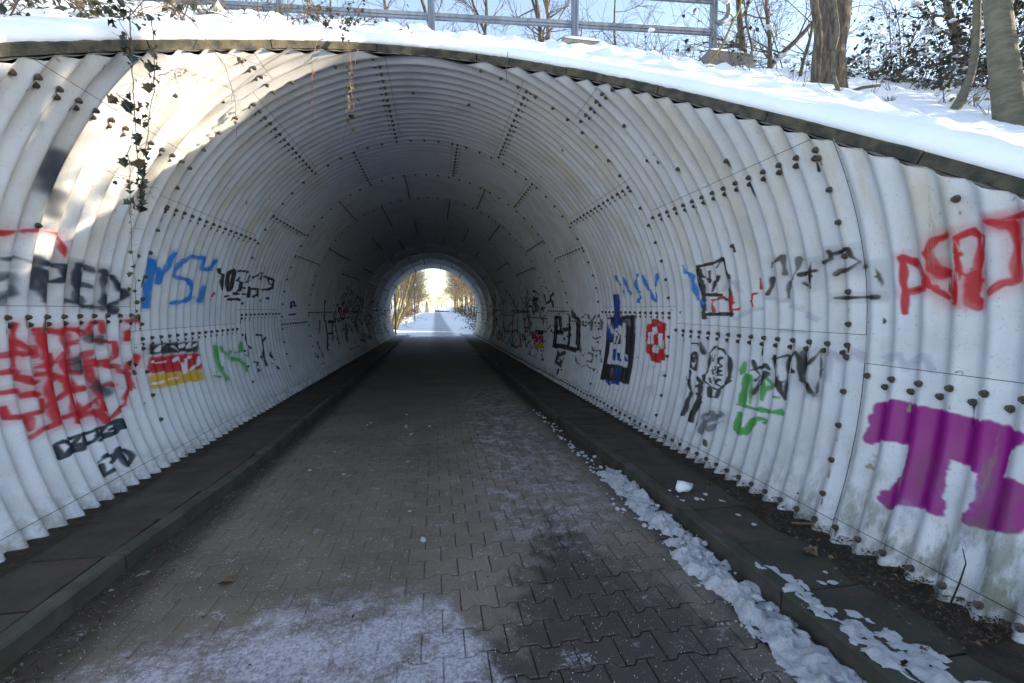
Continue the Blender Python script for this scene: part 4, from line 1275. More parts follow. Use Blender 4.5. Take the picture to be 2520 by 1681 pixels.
def bolt_geo(mb, detail=True):
    # axis +Z points into the tube
    def ring(r, z, k, ph=0): return [(r * math.cos(2 * math.pi * i / k + ph), r * math.sin(2 * math.pi * i / k + ph), z) for i in range(k)]
    if detail:
        v = ring(0.024, 0.0, 8) + ring(0.021, 0.009, 8)
        f = [(i, (i + 1) % 8, 8 + (i + 1) % 8, 8 + i) for i in range(8)] + [tuple(range(8, 16))]
        mb.add(v, f)
    v = ring(0.018, 0.004, 6) + ring(0.018, 0.021, 6) + ring(0.0095, 0.021, 6) + ring(0.0095, 0.030, 6)
    f = [(i, (i + 1) % 6, 6 + (i + 1) % 6, 6 + i) for i in range(6)] + [(6 + i, 6 + (i + 1) % 6, 12 + (i + 1) % 6, 12 + i) for i in range(6)] \
        + [(12 + i, 12 + (i + 1) % 6, 18 + (i + 1) % 6, 18 + i) for i in range(6)] + [tuple(range(18, 24))]
    mb.add(v, f)
mb = MB(); bolt_geo(mb); bolt_me = mb.mesh('bolt', M['bolt'])
mb = MB(); bolt_geo(mb, False); bm_v, bm_f = mb.v, mb.f
far = MB()
for i, (d, th, P) in enumerate(ok):
    inw = Vector((-math.cos(R_(th)), 0, -math.sin(R_(th))))
    q = inw.to_track_quat('Z', 'Y')
    spin = Matrix.Rotation(bolt_rng.random() * 6.28, 4, 'Z')
    tilt = Matrix.Rotation(bolt_rng.uniform(-0.12, 0.12), 4, 'X')
    s = 0.86 if i < 300 else 1.0
    m = Matrix.Translation(P) @ q.to_matrix().to_4x4() @ tilt @ spin @ Matrix.Scale(s, 4)
    if i < 300:
        o = link('bolt', bolt_me, tunnel); o.matrix_world = m
    else:
        far.add([m @ Vector(v) for v in bm_v], bm_f)
tag(far.build('bolts', M['bolt'], tunnel), kind='stuff')
# near-black sheet added behind the laps so their gaps read as shade
ths = np.arange(-36, 217, 2.0); ys = np.linspace(-2.1, YE, 60)
TT, YY = np.meshgrid(ths, ys, indexing='ij')
ym = mouth_Y(TT) + 0.03
cl = YY < ym; YY2 = np.where(cl, ym, YY)
drop = cl[:-1, :-1] & cl[1:, :-1] & cl[1:, 1:] & cl[:-1, 1:]
rr = prof(TT) + 0.03
grid_mesh('gap_backing', np.stack([rr * np.cos(np.radians(TT)), YY2, rr * np.sin(np.radians(TT))], -1), M['backing'], tunnel, drop=drop, flip=True)

# ------------------------------------------------------------------ mouth rim: mortar and coping stones
def mouth_pt(th, dr=0.0):
    th = float(th); r = float(prof(th)) + dr; z = r * math.sin(R_(th))
    return Vector((r * math.cos(R_(th)), MC + MK * z, z))
coping = empty('concrete_coping')
tag(coping, 'snow topped row of grey concrete kerb stones edging the tunnel mouth', 'coping')
ths = np.arange(-33, 213.2, 0.35)
P = np.zeros((len(ths), 4, 3))
for i, th in enumerate(ths):
    y = float(mouth_Y(th)); k = max([j for j in range(len(SN)) if SY[j] <= y] or [0])
    w = float(wall_r(th, y, k)) - float(prof(th))
    for j, dr in enumerate((w + 0.001, 0.024, 0.10, 0.30)):
        m = mouth_pt(th, dr); P[i, j] = m - NPL * (0.005 if j < 1 else 0.007 + 0.004 * math.sin(i * 0.7))
grid_mesh('mortar_bed', P, M['mortar'], coping)
dens = [mouth_pt(t, 0.020) for t in np.arange(-33, 213.1, 0.5)]
acc = [0]
for a, b in zip(dens, dens[1:]): acc.append(acc[-1] + (b - a).length)
dth_ = np.arange(-33, 213.1, 0.5)
s0 = acc[-1] * 0.5 - 8.55; L = 1.0
rng = random.Random(8)
while s0 < acc[-1] - 0.3:
    s1 = min(s0 + L, acc[-1])
    if s0 > 0:
        mb = MB(); n = 7; jit = rng.uniform(-0.004, 0.004); jh = rng.uniform(-.004, .004)
        for i in range(n):
            s = s0 + 0.005 + (s1 - s0 - 0.010) * i / (n - 1)
            th = float(np.interp(s, acc, dth_))
            c = mouth_pt(th, 0.020 + jit)
            t = (mouth_pt(th + 0.3, 0.020) - mouth_pt(th - 0.3, 0.020)).normalized()
            e = t.cross(NPL); 
            if e.dot(Vector((c.x, 0, c.z + 0.2))) < 0: e = -e
            prf = [(0, -0.002), (0, 0.054), (0.010, 0.064), (0.26, 0.064), (0.26, -0.002)]
            mb.v += [tuple(c + e * a + NPL * (h + jh)) for a, h in prf]
        for i in range(n - 1):
            for j in range(5): mb.f.append((i * 5 + j, i * 5 + (j + 1) % 5, (i + 1) * 5 + (j + 1) % 5, (i + 1) * 5 + j))
        mb.f += [(0, 1, 2, 3, 4), tuple((n - 1) * 5 + j for j in (4, 3, 2, 1, 0))]
        mb.build('coping_stone', M['coping'], coping)
    s0 = s1
# ------------------------------------------------------------------ road, kerbs, walkways
def frost_light_masks(t):
    X, Y, Z = t.sep()
    n1 = t.noise(1.7, 6, 0.62); n2 = t.noise(9, 6, 0.7); n3 = t.noise(60, 4, 0.7)
    # sheet of trodden frost at lower left
    lft = t.math('MULTIPLY', t.math('MAXIMUM', t.math('SUBTRACT', t.math('MULTIPLY', X, -1.0), 0.8), 0.0), 0.5)
    rgt = t.math('MULTIPLY', t.math('MAXIMUM', t.math('SUBTRACT', X, 0.05), 0.0), 2.8)
    yb = t.math('SUBTRACT', t.math('SUBTRACT', 2.56, lft), rgt)
    d = t.math('SUBTRACT', yb, Y)
    d = t.math('ADD', d, t.math('MULTIPLY', t.math('SUBTRACT', n2, 0.5), 0.9))
    d = t.math('ADD', d, t.math('MULTIPLY', t.math('SUBTRACT', n1, 0.5), 0.5))
    A = t.ramp(d, -0.04, 0.30)
    A = t.math('MULTIPLY', A, t.ramp(X, -2.0, -1.5))
    n4 = t.noise(3.6, 7, 0.68)
    A = t.math('MULTIPLY', A, t.ramp(t.math('ADD', n4, t.math('MULTIPLY', n3, 0.30)), 0.50, 0.72, 0.12, 1.0))
    # streak of thin frost right of the middle
    b = t.math('MULTIPLY', t.ramp(X, 0.25, 0.6), t.ramp(X, 1.55, 1.2))
    b = t.math('MULTIPLY', b, t.math('MULTIPLY', t.ramp(Y, 2.6, 3.4), t.ramp(Y, 11.5, 8.0)))
    B = t.math('MULTIPLY', b, t.ramp(t.math('ADD', n2, t.math('MULTIPLY', n3, 0.5)), 0.70, 0.92, 0.0, 0.75))
    # scattered flecks
    f = t.math('MULTIPLY', t.ramp(t.noise(5, 5, 0.75), 0.57, 0.68), t.ramp(n3, 0.45, 0.60))
    f = t.math('MULTIPLY', f, t.ramp(Y, 9, 3, 0.0, 0.8))
    # snow and frost at the far mouth, plus painted-in light from the exit
    E = t.ramp(t.math('ADD', Y, t.math('MULTIPLY', t.math('SUBTRACT', n1, 0.5), 9.0)), 14.0, 22.0)
    E = t.math('MULTIPLY', E, t.ramp(t.math('ABSOLUTE', t.math('SUBTRACT', X, 0.35)), 0.15, 0.8, 0.5, 1.0))
    m = t.math('MAXIMUM', t.math('MAXIMUM', A, B), t.math('MAXIMUM', f, E))
    return m, n1, n2, n3
def road_material(name, joint=False):
    t = NT(name)
    X, Y, Z = t.sep()
    fr, n1, n2, n3 = frost_light_masks(t)
    if joint:
        base = t.mix(t.ramp(X, -0.35, 0.25), (0.155, 0.125, 0.095), (0.020, 0.017, 0.014))
        fr = t.math('MULTIPLY', fr, t.ramp(X, -0.1, 0.2, 1.0, 0.25))
    else:
        base = t.mix(t.rand(), (0.180, 0.146, 0.114), (0.225, 0.186, 0.148))
        base = t.mix(t.ramp(X, -0.4, 0.4, 0.55, 0.0), base, (0.150, 0.122, 0.092))
    ag = t.noise(170, 3, 0.7)
    base = t.mix(t.ramp(ag, 0.56, 0.66, 0.0, 0.75), base, (0.27, 0.25, 0.22))
    base = t.mix(t.ramp(ag, 0.44, 0.34, 0.0, 0.7), base, (0.035, 0.03, 0.027))
    base = t.mix(t.ramp(n1, 0.35, 0.7, 0.0, 0.45), base, (0.055, 0.048, 0.04))
    # damp dark stain at the lower right
    w = t.math('ADD', t.math('MULTIPLY', t.math('ABSOLUTE', t.math('SUBTRACT', X, 0.82)), 1.25), t.math('MULTIPLY', t.math('MAXIMUM', t.math('SUBTRACT', Y, 1.9), 0), 0.62))
    w = t.math('ADD', w, t.math('MULTIPLY', t.math('SUBTRACT', n2, 0.5), 1.3))
    wet = t.ramp(w, 1.02, 0.52)
    base = t.mix(t.math('MULTIPLY', wet, 0.75), base, (0.024, 0.020, 0.018))
    # gutters: damp soil along both kerbs
    gt = t.ramp(t.math('ADD', t.math('ABSOLUTE', t.math('ADD', X, 0.05)), t.math('MULTIPLY', n2, 0.18)), 1.52, 1.74)
    base = t.mix(t.math('MULTIPLY', gt, 0.85), base, (0.024, 0.019, 0.014))
    # grains of salt and grit
    g = t.n('ShaderNodeTexVoronoi'); g.inputs['Scale'].default_value = 62; t.link(t.pos(), g.inputs['Vector'])
    gs = t.math('MULTIPLY', t.ramp(g.outputs['Distance'], 0.17, 0.11), t.ramp(t.noise(21, 2), 0.50, 0.60))
    col = t.mix(t.math('MULTIPLY', gs, 0.8), base, (0.42, 0.41, 0.42))
    fcol = t.mix(t.ramp(n3, 0.35, 0.65), (0.32, 0.30, 0.35), (0.56, 0.55, 0.62))
    col = t.mix(t.math('MULTIPLY', fr, 0.88), col, fcol)
    t.color(col)
    t.rough(t.math('SUBTRACT', 0.78, t.math('MULTIPLY', wet, 0.35)))
    t.bump(t.math('ADD', ag, t.math('MULTIPLY', fr, n2)), 0.55, 0.006)
    return t.m
M['block'] = road_material('paving_concrete')
M['joint'] = road_material('sand_joint', True)
def path_side_mat(name, c1, c2, moss):
    t = NT(name); X, Y, Z = t.sep()
    base = t.mix(t.rand(), c1, c2)
    n = t.noise(4, 6, 0.65)
    base = t.mix(t.ramp(n, 0.38, 0.68, 0, 0.75), base, (0.024, 0.020, 0.017))
    gm = t.math('MULTIPLY', t.ramp(Y, 5.5, 2.0), t.ramp(t.noise(3.3, 5), 0.35, 0.60))
    base = t.mix(t.math('MULTIPLY', gm, moss), base, (0.028, 0.042, 0.018))
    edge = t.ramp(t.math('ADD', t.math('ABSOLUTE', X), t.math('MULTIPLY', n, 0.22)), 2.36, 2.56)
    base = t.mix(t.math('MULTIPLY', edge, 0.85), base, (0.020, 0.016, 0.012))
    sp = t.math('MULTIPLY', t.ramp(t.noise(42, 3, 0.7), 0.69, 0.74), 0.6)
    base = t.mix(sp, base, (0.30, 0.30, 0.30))
    E = t.math('MULTIPLY', t.ramp(t.math('ADD', Y, t.math('MULTIPLY', n, 8.0)), 25, 31), 0.85)
    base = t.mix(E, base, (0.6, 0.6, 0.66))
    t.color(base); t.rough(0.85); t.bump(t.noise(110, 4, 0.7), 0.5, 0.005)
    return t.m
M['slab'] = path_side_mat('walkway_slab', (0.060, 0.044, 0.036), (0.082, 0.063, 0.052), 0.45)
M['kerb'] = path_side_mat('kerb_concrete', (0.075, 0.066, 0.056), (0.105, 0.09, 0.078), 0.6)

road = empty('road'); tag(road, kind='structure')
LB, DB, AW = 0.20, 0.165, 0.0138
def block_outline():
    h = LB / 2; top = [(-h, AW), (-0.065, AW), (-0.04, -AW), (0.04, -AW), (0.065, AW), (h, AW)]
    pts = [(x, DB / 2 + w) for x, w in top] + [(x, -DB / 2 - w) for x, w in reversed(top)]
    return pts[::-1]
def block_geo(inset=0.0024, ch=0.0042, depth=0.03):
    o = block_outline(); n = len(o)
    def sc(k, z): return [(x - math.copysign(min(k, abs(x)), x), y - math.copysign(k * 1.65, y), z) for x, y in o]
    v = sc(inset, -depth) + sc(inset, -ch) + sc(inset + ch, 0)
    f = []
    for l in (0, n):
        for i in range(n): f.append((l + i, l + (i + 1) % n, l + n + (i + 1) % n, l + n + i))
    f.append(tuple(range(2 * n, 3 * n)))
    return v, f
bv, bf = block_geo(); mb = MB(); mb.add(bv, bf); blk_me = mb.mesh('paving_block', M['block'])
rng = random.Random(21)
cells = []
row = 0; y = 0.9
while y < YE + 3:
    x = -1.98 + 0.10 + (0.10 if row % 2 else 0.0)
    while x < 1.82: cells.append((x, y)); x += LB
    y += DB; row += 1
def vis(x, y):
    a = math.atan2(x, y) - CAM_YAW
    return abs(a) < 0.88 and y > 1.45
cells.sort(key=lambda c: (not (vis(*c) and c[0] > -0.3), math.hypot(c[0], c[1])) if (vis(*c) and c[0] > -0.3 and c[1] < 6) else (True, math.hypot(c[0], c[1])))
rest = MB()
for i, (x, y) in enumerate(cells):
    dz = rng.uniform(-0.002, 0.0015) * (1.0 if x > -0.2 else 0.4)
    ax, ay = rng.uniform(-.008, .008), rng.uniform(-.008, .008)
    rz = rng.uniform(-0.012, 0.012) * (1 if x > -.2 else .4)
    m = Matrix.Translation((x, y, zr(y) + dz)) @ Matrix.Rotation(rz, 4, 'Z') @ Matrix.Rotation(ax, 4, 'X') @ Matrix.Rotation(ay, 4, 'Y')
    if i < 300:
        o = link('paving_block', blk_me, road); o.matrix_world = m
    else: rest.add([m @ Vector(v) for v in bv], bf)
tag(rest.build('paving_blocks', M['block'], road), kind='stuff')
xs = np.linspace(-1.92, 1.80, 38); ys = np.concatenate([np.arange(-9, 8, 0.25), np.arange(8, YE + 4, 0.8)])
XX, YY = np.meshgrid(xs, ys, indexing='ij')
sm = np.clip((XX + 0.35) / 0.55, 0, 1); sm = sm * sm * (3 - 2 * sm)
ZZ = zr(YY) - 0.0042 - 0.0060 * sm
grid_mesh('joint_sand', np.stack([XX, YY, ZZ], -1), M['joint'], road)

kerb_rng = random.Random(4)
for side, name in ((-1, 'walkway'), (1, 'walkway')):
    w = empty(name); tag(w, kind='structure')
    xk = KERB_L if side < 0 else KERB_R
    wall = -2.60 if side < 0 else 2.60
    y = -2.0
    while y < YE + 1:
        L = 1.0
        mb = MB(); yc = y + L / 2; xk = kl(yc) if side < 0 else kr(yc)
        ang_ = Matrix.Rotation(-0.0065, 3, 'X') @ Matrix.Rotation(-math.atan((kl(y + L) - kl(y)) if side < 0 else (kr(y + L) - kr(y))), 3, 'Z')
        mb.box((xk + side * 0.05 + kerb_rng.uniform(-.003, .003), yc, zw(yc) - 0.145 + kerb_rng.uniform(-.005, .004)), (0.10, L - 0.014, 0.30), ang_, 0.012)
        mb.build('kerb_stone', M['kerb'], w)
        y += L
    y = -2.0; k = 0
    while y < YE:
        Ls = 0.5
        mb = MB(); yc = y + Ls / 2; x0 = (kl(yc) if side < 0 else kr(yc)) + side * 0.108; wid = abs(wall - x0)
        mb.box(((x0 + wall) / 2 + side * 0.024, yc, zw(yc) - 0.035 + kerb_rng.uniform(-.006, .003)), (wid + 0.04, Ls - 0.011, 0.06), Matrix.Rotation(-0.0065, 3, 'X'), 0.004)
        mb.build('slab', M['slab'], w); y += Ls
    # earth that has gathered in the corrugations along the foot of the wall
    ys = np.arange(-1.4, YE, 0.035 if side > 0 else 0.045); ys = np.concatenate([ys[ys < 9], np.arange(9, YE, 0.2)])
    cs = np.linspace(0, 1, 9)
    P = np.zeros((len(ys), 9, 3))
    for i, yy in enumerate(ys):
        amt = (0.040 if side > 0 else 0.025) * max(0.15, min(1, (6 - yy) / 3)) + 0.005
        nn = mnoise.noise(Vector((yy * 2.3, side * 3, 0))) * 0.5 + 0.6
        wd = 0.10 + 0.24 * nn * (1 if side > 0 else 0.5) * max(0.2, min(1, (5.5 - yy) / 2.5))
        for j, c in enumerate(cs):
            xx = side * (2.62 - (wd + 0.12) * c)
            h = amt * nn * 2.2 * (1 - c) ** 1.6 + 0.010 * mnoise.noise(Vector((xx * 14, yy * 14, 1))) * (1 - c) - 0.006 * c
            P[i, j] = (xx, yy, zw(yy) + h)
    tag(grid_mesh('earth_edge', P, M['soil'], w, flip=(side < 0)), kind='stuff')

# ------------------------------------------------------------------ ground sheet (snow) and the path beyond
def gz(x, y):
    if y < 29: base = -1.66 - 0.0065 * y
    else:
        base = -1.75 + 0.003 * max(0, y - 40) + 0.00014 * max(0, y - 45) ** 2 if y < 150 else -1.75 + 0.33 + 1.543 + (y - 150) * 0.006
    if y > 29:
        ax = abs(x - 0.2) - 3.0
        if ax > 0: base += min(0.9, 0.16 * ax) * min(1, (y - 29) / 6)
        if x > 6.5: base += min(4.6, 0.36 * (x - 6.5)) * min(1, (y - 29) / 6) * max(0, min(1, (150 - y) / 50))      # the bank right of the path, raised so its shade covers the path
        if abs(x) > 1.2: base += 0.10 * mnoise.noise(Vector((x * 0.4, y * 0.35, 3))) * min(1, (abs(x) - 1.2))
    if y < -1.6 and abs(x) > 2.3: base += 0.15
    if y < 0 and abs(x) > 4: base += min(2.6, (abs(x) - 4) * 0.6) * min(1, -y / 3)      # unseen banks added behind the camera to keep the snow in shade
    if abs(x) > 14: base += 0.5 * mnoise.noise(Vector((x * 0.06, y * 0.06, 9)))
    return base
t = NT('snow_with_trodden_path')
X, Y, Z = t.sep()
n1 = t.noise(0.6, 5, 0.6); n2 = t.noise(5, 5, 0.6)
cx = t.math('ADD', 0.55, t.math('MULTIPLY', Y, 0.0008))
wd = t.math('ADD', t.math('ABSOLUTE', t.math('SUBTRACT', X, cx)), t.math('MULTIPLY', t.math('SUBTRACT', n1, 0.5), 0.5))
pm = t.math('MULTIPLY', t.ramp(wd, 1.0, 0.45), t.math('MULTIPLY', t.ramp(Y, 26, 31), t.ramp(Y, 140, 90, 0.6, 1.0)))
pm = t.math('MULTIPLY', pm, t.ramp(n2, 0.3, 0.65, 0.55, 1.0))
base = t.mix(t.ramp(n1, 0.3, 0.7), (0.80, 0.83, 0.88), (0.87, 0.88, 0.90))
t.color(t.mix(t.math('MULTIPLY', pm, 0.85), base, (0.17, 0.20, 0.24)))
t.rough(0.8); t.bump(t.noise(8, 5), 0.4, 0.05)
M['ground'] = t.m
xs = np.concatenate([[-1500, -500, -200, -90, -60, -45], np.arange(-36, -8, 2.0), np.arange(-8, 8.1, 0.4), np.arange(10, 37, 2.0), [45, 60, 90, 200, 500, 1500]])
ys = np.concatenate([[-1500, -400, -150, -60, -30, -15, -8, -5, -3], np.arange(-2, 29, 2.0), np.arange(29, 60, 0.7), np.arange(60, 180, 3.0), [190, 220, 300, 500, 900, 2000]])
P = np.array([[(x, y, gz(x, y)) for y in ys] for x in xs])
g = grid_mesh('ground', P, M['ground'], flip=True); tag(g, kind='structure')

# ------------------------------------------------------------------ the snowy embankment over the tunnel
def crest(x): return 4.45 + 0.045 * max(0, min(x, 9)) + 0.10 * max(0, min(x - 5.5, 9))
def smin(a, b, k): 
    h = max(0, min(1, 0.5 + 0.5 * (b - a) / k)); return b * (1 - h) + a * h - k * h * (1 - h)
def emb(x, y):
    s = (y - MC) / MK + 0.06 - 0.13 * max(0, min(1, (x - 2.8) / 2.5))
    z = smin(s, crest(x) + 0.02 * max(0, y - 9) * 0, 0.35)
    lo = gz(x, y) + 0.05
    return -smin(-z, -lo, 0.3)
def emb_n(x, y, rho):
    f = max(0, min(1, (rho - 0.25) / 0.8))
    q = mnoise.noise(Vector((x * 0.9, y * 0.9, 5))) * 0.07 + mnoise.noise(Vector((x * 2.3, y * 2.3, 7))) * 0.075 + max(0, mnoise.noise(Vector((x * 4.2, y * 4.2, 2)))) * 0.13 - 0.035
    return q * f + 0.012 * mnoise.noise(Vector((x * 5, y * 5, 1)))
angs = np.concatenate([np.arange(-33, 213.1, 0.6)])
nr = 130
cen = Vector((0, 1.0, 0))
rows = []
for th in angs:
    m0 = mouth_pt(th, 0.020)
    t_ = (mouth_pt(th + 0.3, 0.020) - mouth_pt(th - 0.3, 0.020)).normalized()
    e = t_.cross(NPL)
    if e.dot(Vector((m0.x, 0, m0.z + 0.2))) < 0: e = -e
    lip = [(0.006, 0.060), (-0.003, 0.076), (0.010, 0.102), (0.045, 0.130), (0.10, 0.142)]
    wob = 0.014 * mnoise.noise(Vector((th * 0.2, 0, 0))) + 0.010 * mnoise.noise(Vector((th * 0.9, 3, 0)))
    pts = [m0 + e * (a + wob) + NPL * h for a, h in lip]
    p0 = pts[-1]
    d = Vector((m0.x, m0.y - cen.y, 0)); d.normalize()
    rm = 70.0
    if d.y > 0.01: rm = min(rm, (YE + 0.2 - p0.y) / d.y)
    for j in range(1, nr):
        u = j / (nr - 1)
        rho = rm * (0.10 * u + 0.90 * u ** 3.2)
        x, y = p0.x + d.x * rho, p0.y + d.y * rho
        zf = emb(x, y) + emb_n(x, y, rho) + 0.05
        bl = min(1, rho / 0.5)
        zp = p0.z + (zf - (emb(p0.x, p0.y) + 0.05)) if rho < 3 else zf
        pts.append(Vector((x, y, zp * (1 - min(1, rho / 3)) + zf * min(1, rho / 3))))
    rows.append([tuple(p) for p in pts])
e_ = grid_mesh('embankment', np.array(rows), M['snow'], flip=True); tag(e_, kind='structure')
def ez(x, y): return emb(x, y) + emb_n(x, y, 2.0) + 0.05
# end wall round the far mouth
ths = np.arange(-36, 217, 2.0)
P = []
for th in ths:
    r0 = float(prof(th)) + 0.02; c, s = math.cos(R_(th)), math.sin(R_(th))
    r2 = 70 if s <= 0.02 else min(70, (crest(0) - 0.1) / s)
    P.append([(r0 * c, YE, r0 * s), (r0 * c + 0.0, YE + 0.25, r0 * s), ((r0 + 0.3) * c, YE + 0.25, (r0 + 0.3) * s), (max(r2, r0 + .35) * c, YE + 0.25, max(r2, r0 + .35) * s)])
hw = grid_mesh('end_wall', np.array(P), M['mortar']); tag(hw, 'pale concrete end wall around the far opening of the tunnel', 'wall')
# ------------------------------------------------------------------ snow ridge, lumps and litter in the tunnel
def snow_patch(name, outline_fn, y0, y1, hmax, seed, step=0.03, nx=15, parent=None, zf=zr, clumps=1.0):
    """a strip of trodden snow; outline_fn(y) -> (x left, x right)"""
    ys = np.arange(y0, y1, step); P = np.zeros((len(ys), nx, 3)); drop = np.ones((len(ys) - 1, nx - 1), bool)
    H = np.zeros((len(ys), nx))
    for i, y in enumerate(ys):
        a, b = outline_fn(y)
        for j in range(nx):
            u = j / (nx - 1); x = a + (b - a) * u
            e = min(u, 1 - u) * 2
            end = min(1, (y - y0) / 0.15, (y1 - y) / 0.3)
            n = 0.9 * mnoise.noise(Vector((x * 8, y * 8, seed))) + 0.6 * mnoise.noise(Vector((x * 21, y * 21, seed + 3))) + 0.22 * mnoise.noise(Vector((x * 85, y * 85, seed)))
            n += 0.18 * mnoise.noise(Vector((x * 55, y * 55, seed + 9)))
            h = hmax * (min(1, e * 2.2) * 0.75 * max(0, end) + 0.95 * n * clumps * max(0.2, end)) - hmax * 0.16
            H[i, j] = h; P[i, j] = (x + 0.01 * n, y, zf(y) + max(h, -0.01) * (1 + 0.3 * mnoise.noise(Vector((x * 40, y * 40, 1)))))
    drop = (H[:-1, :-1] < 0) & (H[1:, :-1] < 0) & (H[1:, 1:] < 0) & (H[:-1, 1:] < 0)
    return grid_mesh(name, P, M['dirty_snow'], parent, drop=drop, flip=True)
def ridge(y):
    n = mnoise.noise(Vector((y * 2.2, 0, 4))) * 0.05 + mnoise.noise(Vector((y * 7, 0, 8))) * 0.03
    if y < 4.2: l, r = kr(y) - (0.27 if y < 2.6 else 0.27 - 0.03 * (y - 2.6)), kr(y) - 0.004
    else: l, r = 1.57 + (y - 4.2) * 0.02, kr(y) - 0.02 - (y - 4.2) * 0.02
    return l + n, r
o = snow_patch('snow_ridge', ridge, 1.2, 4.3, 0.048, 2, step=0.013, nx=34, clumps=1.25)
tag(o, 'long heap of trodden snow lying against the right kerb', 'snow', kind='stuff')
def over_kerb(y): 
    n = mnoise.noise(Vector((y * 3, 0, 14))) * 0.07
    return kr(y) + 0.008 + n * .5, kr(y) + 0.17 + n * 1.7 + max(0, 2.0 - y) * 0.30 - max(0, y - 2.0) * 0.35
o = snow_patch('snow_patch', over_kerb, 1.2, 2.4, 0.012, 5, step=0.014, nx=26, zf=zw, clumps=3.4)
tag(o, 'thin ragged snow spilling over the right kerb at the front', 'snow', kind='stuff')
def lump_mesh(rng, s, mat, flat=0.6):
    import bmesh
    bm = bmesh.new(); bmesh.ops.create_icosphere(bm, subdivisions=2, radius=1)
    o = Vector((rng.random() * 50, 0, 0))
    for v in bm.verts:
        v.co *= 1 + 0.55 * mnoise.noise(v.co * 1.3 + o) + 0.30 * mnoise.noise(v.co * 3.1 + o)
        v.co.z *= flat
        v.co *= s
    me = bpy.data.meshes.new('lump'); bm.to_mesh(me); bm.free(); me.materials.append(mat); me.shade_smooth()
    return me
rng = random.Random(12)
o = link('snow_lump', lump_mesh(rng, 0.062, M['snow'], 0.7)); o.location = (1.97, 3.31, zw(3.3) + 0.033); o.scale = (1.15, 0.8, 1)
tag(o, 'biggest lump of clean snow, alone on the right walkway', 'snow lump')
lm = [lump_mesh(rng, 1.0, M['dirty_snow'], 0.55) for _ in range(5)]
for k in range(150):
    y = rng.uniform(1.5, 7.0); s = rng.uniform(0.005, 0.022) * (1 if y < 5 else 0.8)
    l, r = ridge(min(y, 4.3)); x = rng.uniform(l - 0.10, r - s) if y < 4.6 else rng.uniform(1.50, 1.61)
    z = zr(y) + s * 0.3 + (0.035 if (y < 4.2 and x > l + .05) else 0)
    o = link('snow_clump', rng.choice(lm)); o.location = (x, y, z); o.scale = (s * rng.uniform(.8, 1.7), s, s * 1.1); o.rotation_euler = (0, 0, rng.random() * 6)
    tag(o, 'small crumb of snow in the trail beside the right kerb', 'snow lump', group='crumbs of snow along the right kerb')
for k in range(26):
    x, y = rng.choice([(rng.uniform(1.8, 2.2), rng.uniform(1.5, 3.4)), (rng.uniform(-1.4, 0.2), rng.uniform(2.7, 7))]); s = rng.uniform(0.008, 0.02)
    o = link('snow_clump', rng.choice(lm)); o.location = (x, y, (zw(y) if x > 1.7 else zr(y)) + s * 0.2); o.scale = (s * rng.uniform(1, 2.2), s, s * 0.6); o.rotation_euler = (0, 0, rng.random() * 6)
    tag(o, 'stray crumb of snow lying on the dark paving', 'snow lump', group='stray crumbs of snow')
# grit: pale salt grains scattered over the blocks
mb = MB()
for k in range(5200):
    y = 1.6 + 5.5 * rng.random() ** 1.6; x = rng.uniform(-1.7, 1.65); s = rng.uniform(0.0012, 0.0032)
    z = zr(y) + 0.001
    a = rng.random() * 3
    mb.add([(x + s * math.cos(a), y + s * math.sin(a), z), (x - s * math.sin(a), y + s * math.cos(a), z), (x - s * math.cos(a), y - s * math.sin(a), z), (x, y, z + s * 1.3)], [(0, 1, 3), (1, 2, 3), (2, 0, 3)])
tag(mb.build('road_grit', M['white']), 'pale grains of salt and grit scattered over the paving', 'grit', kind='stuff')

def leaf_pts(L, Wd, curl, lobes=False):
    """small leaf: midrib fold, tip up; 6-8 triangles"""
    if lobes:
        o = [(0, 0), (.25, .32), (.18, .5), (.45, .36), (.55, .62), (.72, .34), (1, 0.0)]
    else:
        o = [(0, 0), (.22, .34), (.5, .44), (.78, .28), (1, 0.0)]
    v = []; f = []
    n = len(o)
    for x, y in o: v.append((x * L, 0, curl * L * (x * (1 - x)) * 1.2))
    for x, y in o[1:-1]: v.append((x * L, y * Wd, curl * L * (x * (1 - x)) * 1.2 + curl * y * Wd * 0.9))
    for x, y in o[1:-1]: v.append((x * L, -y * Wd, curl * L * (x * (1 - x)) * 1.2 + curl * y * Wd * 0.9))
    m = n - 2
    for s in (n, n + m):
        q = [(0, 1, s)] + [(i, i + 1, s + i, s + i - 1) for i in range(1, m)] + [(m, n - 1, s + m - 1)]
        f += [t[::-1] for t in q] if s == n else q
    return v, f
def scatter(name, n, fn, mat, L, label, seed, lobes=True):
    rng = random.Random(seed); mb = MB()
    for k in range(n):
        x, y, z = fn(rng); l = L * rng.uniform(0.5, 1.25)
        v, f = leaf_pts(l, l * rng.uniform(0.2, 0.7), rng.uniform(-0.9, 1.3), lobes and rng.random() < 0.4)
        m = Matrix.Translation((x, y, z + 0.004)) @ Matrix.Rotation(rng.random() * 6.28, 4, 'Z') @ Matrix.Rotation(rng.uniform(-.5, .5), 4, 'X') @ Matrix.Rotation(rng.uniform(-.5, .3), 4, 'Y')
        mb.add([m @ Vector(p) for p in v], f)
    return tag(mb.build(name, mat), label, 'leaves', kind='stuff')
def rb(r):
    y = 1.5 + 4.8 * r.random() ** 1.5; x = 2.58 - abs(r.gauss(0, 0.17)) * (1.2 if y < 3.5 else 0.6); return x, y, zw(y) + 0.02 + 0.05 * max(0, (x - 2.3)) / 0.3
scatter('leaf_litter', 3000, rb, M['litter'], 0.022, 'brown dead leaves heaped along the foot of the right wall', 1)
scatter('leaf_litter', 330, rb, M['litter_pale'], 0.026, 'pale dry leaves on top of the litter by the right wall', 2)
def lg(r):
    y = 1.9 + 7.5 * r.random() ** 1.4; x = kl(y) + 0.02 + abs(r.gauss(0, 0.10)); return x, y, zr(y)
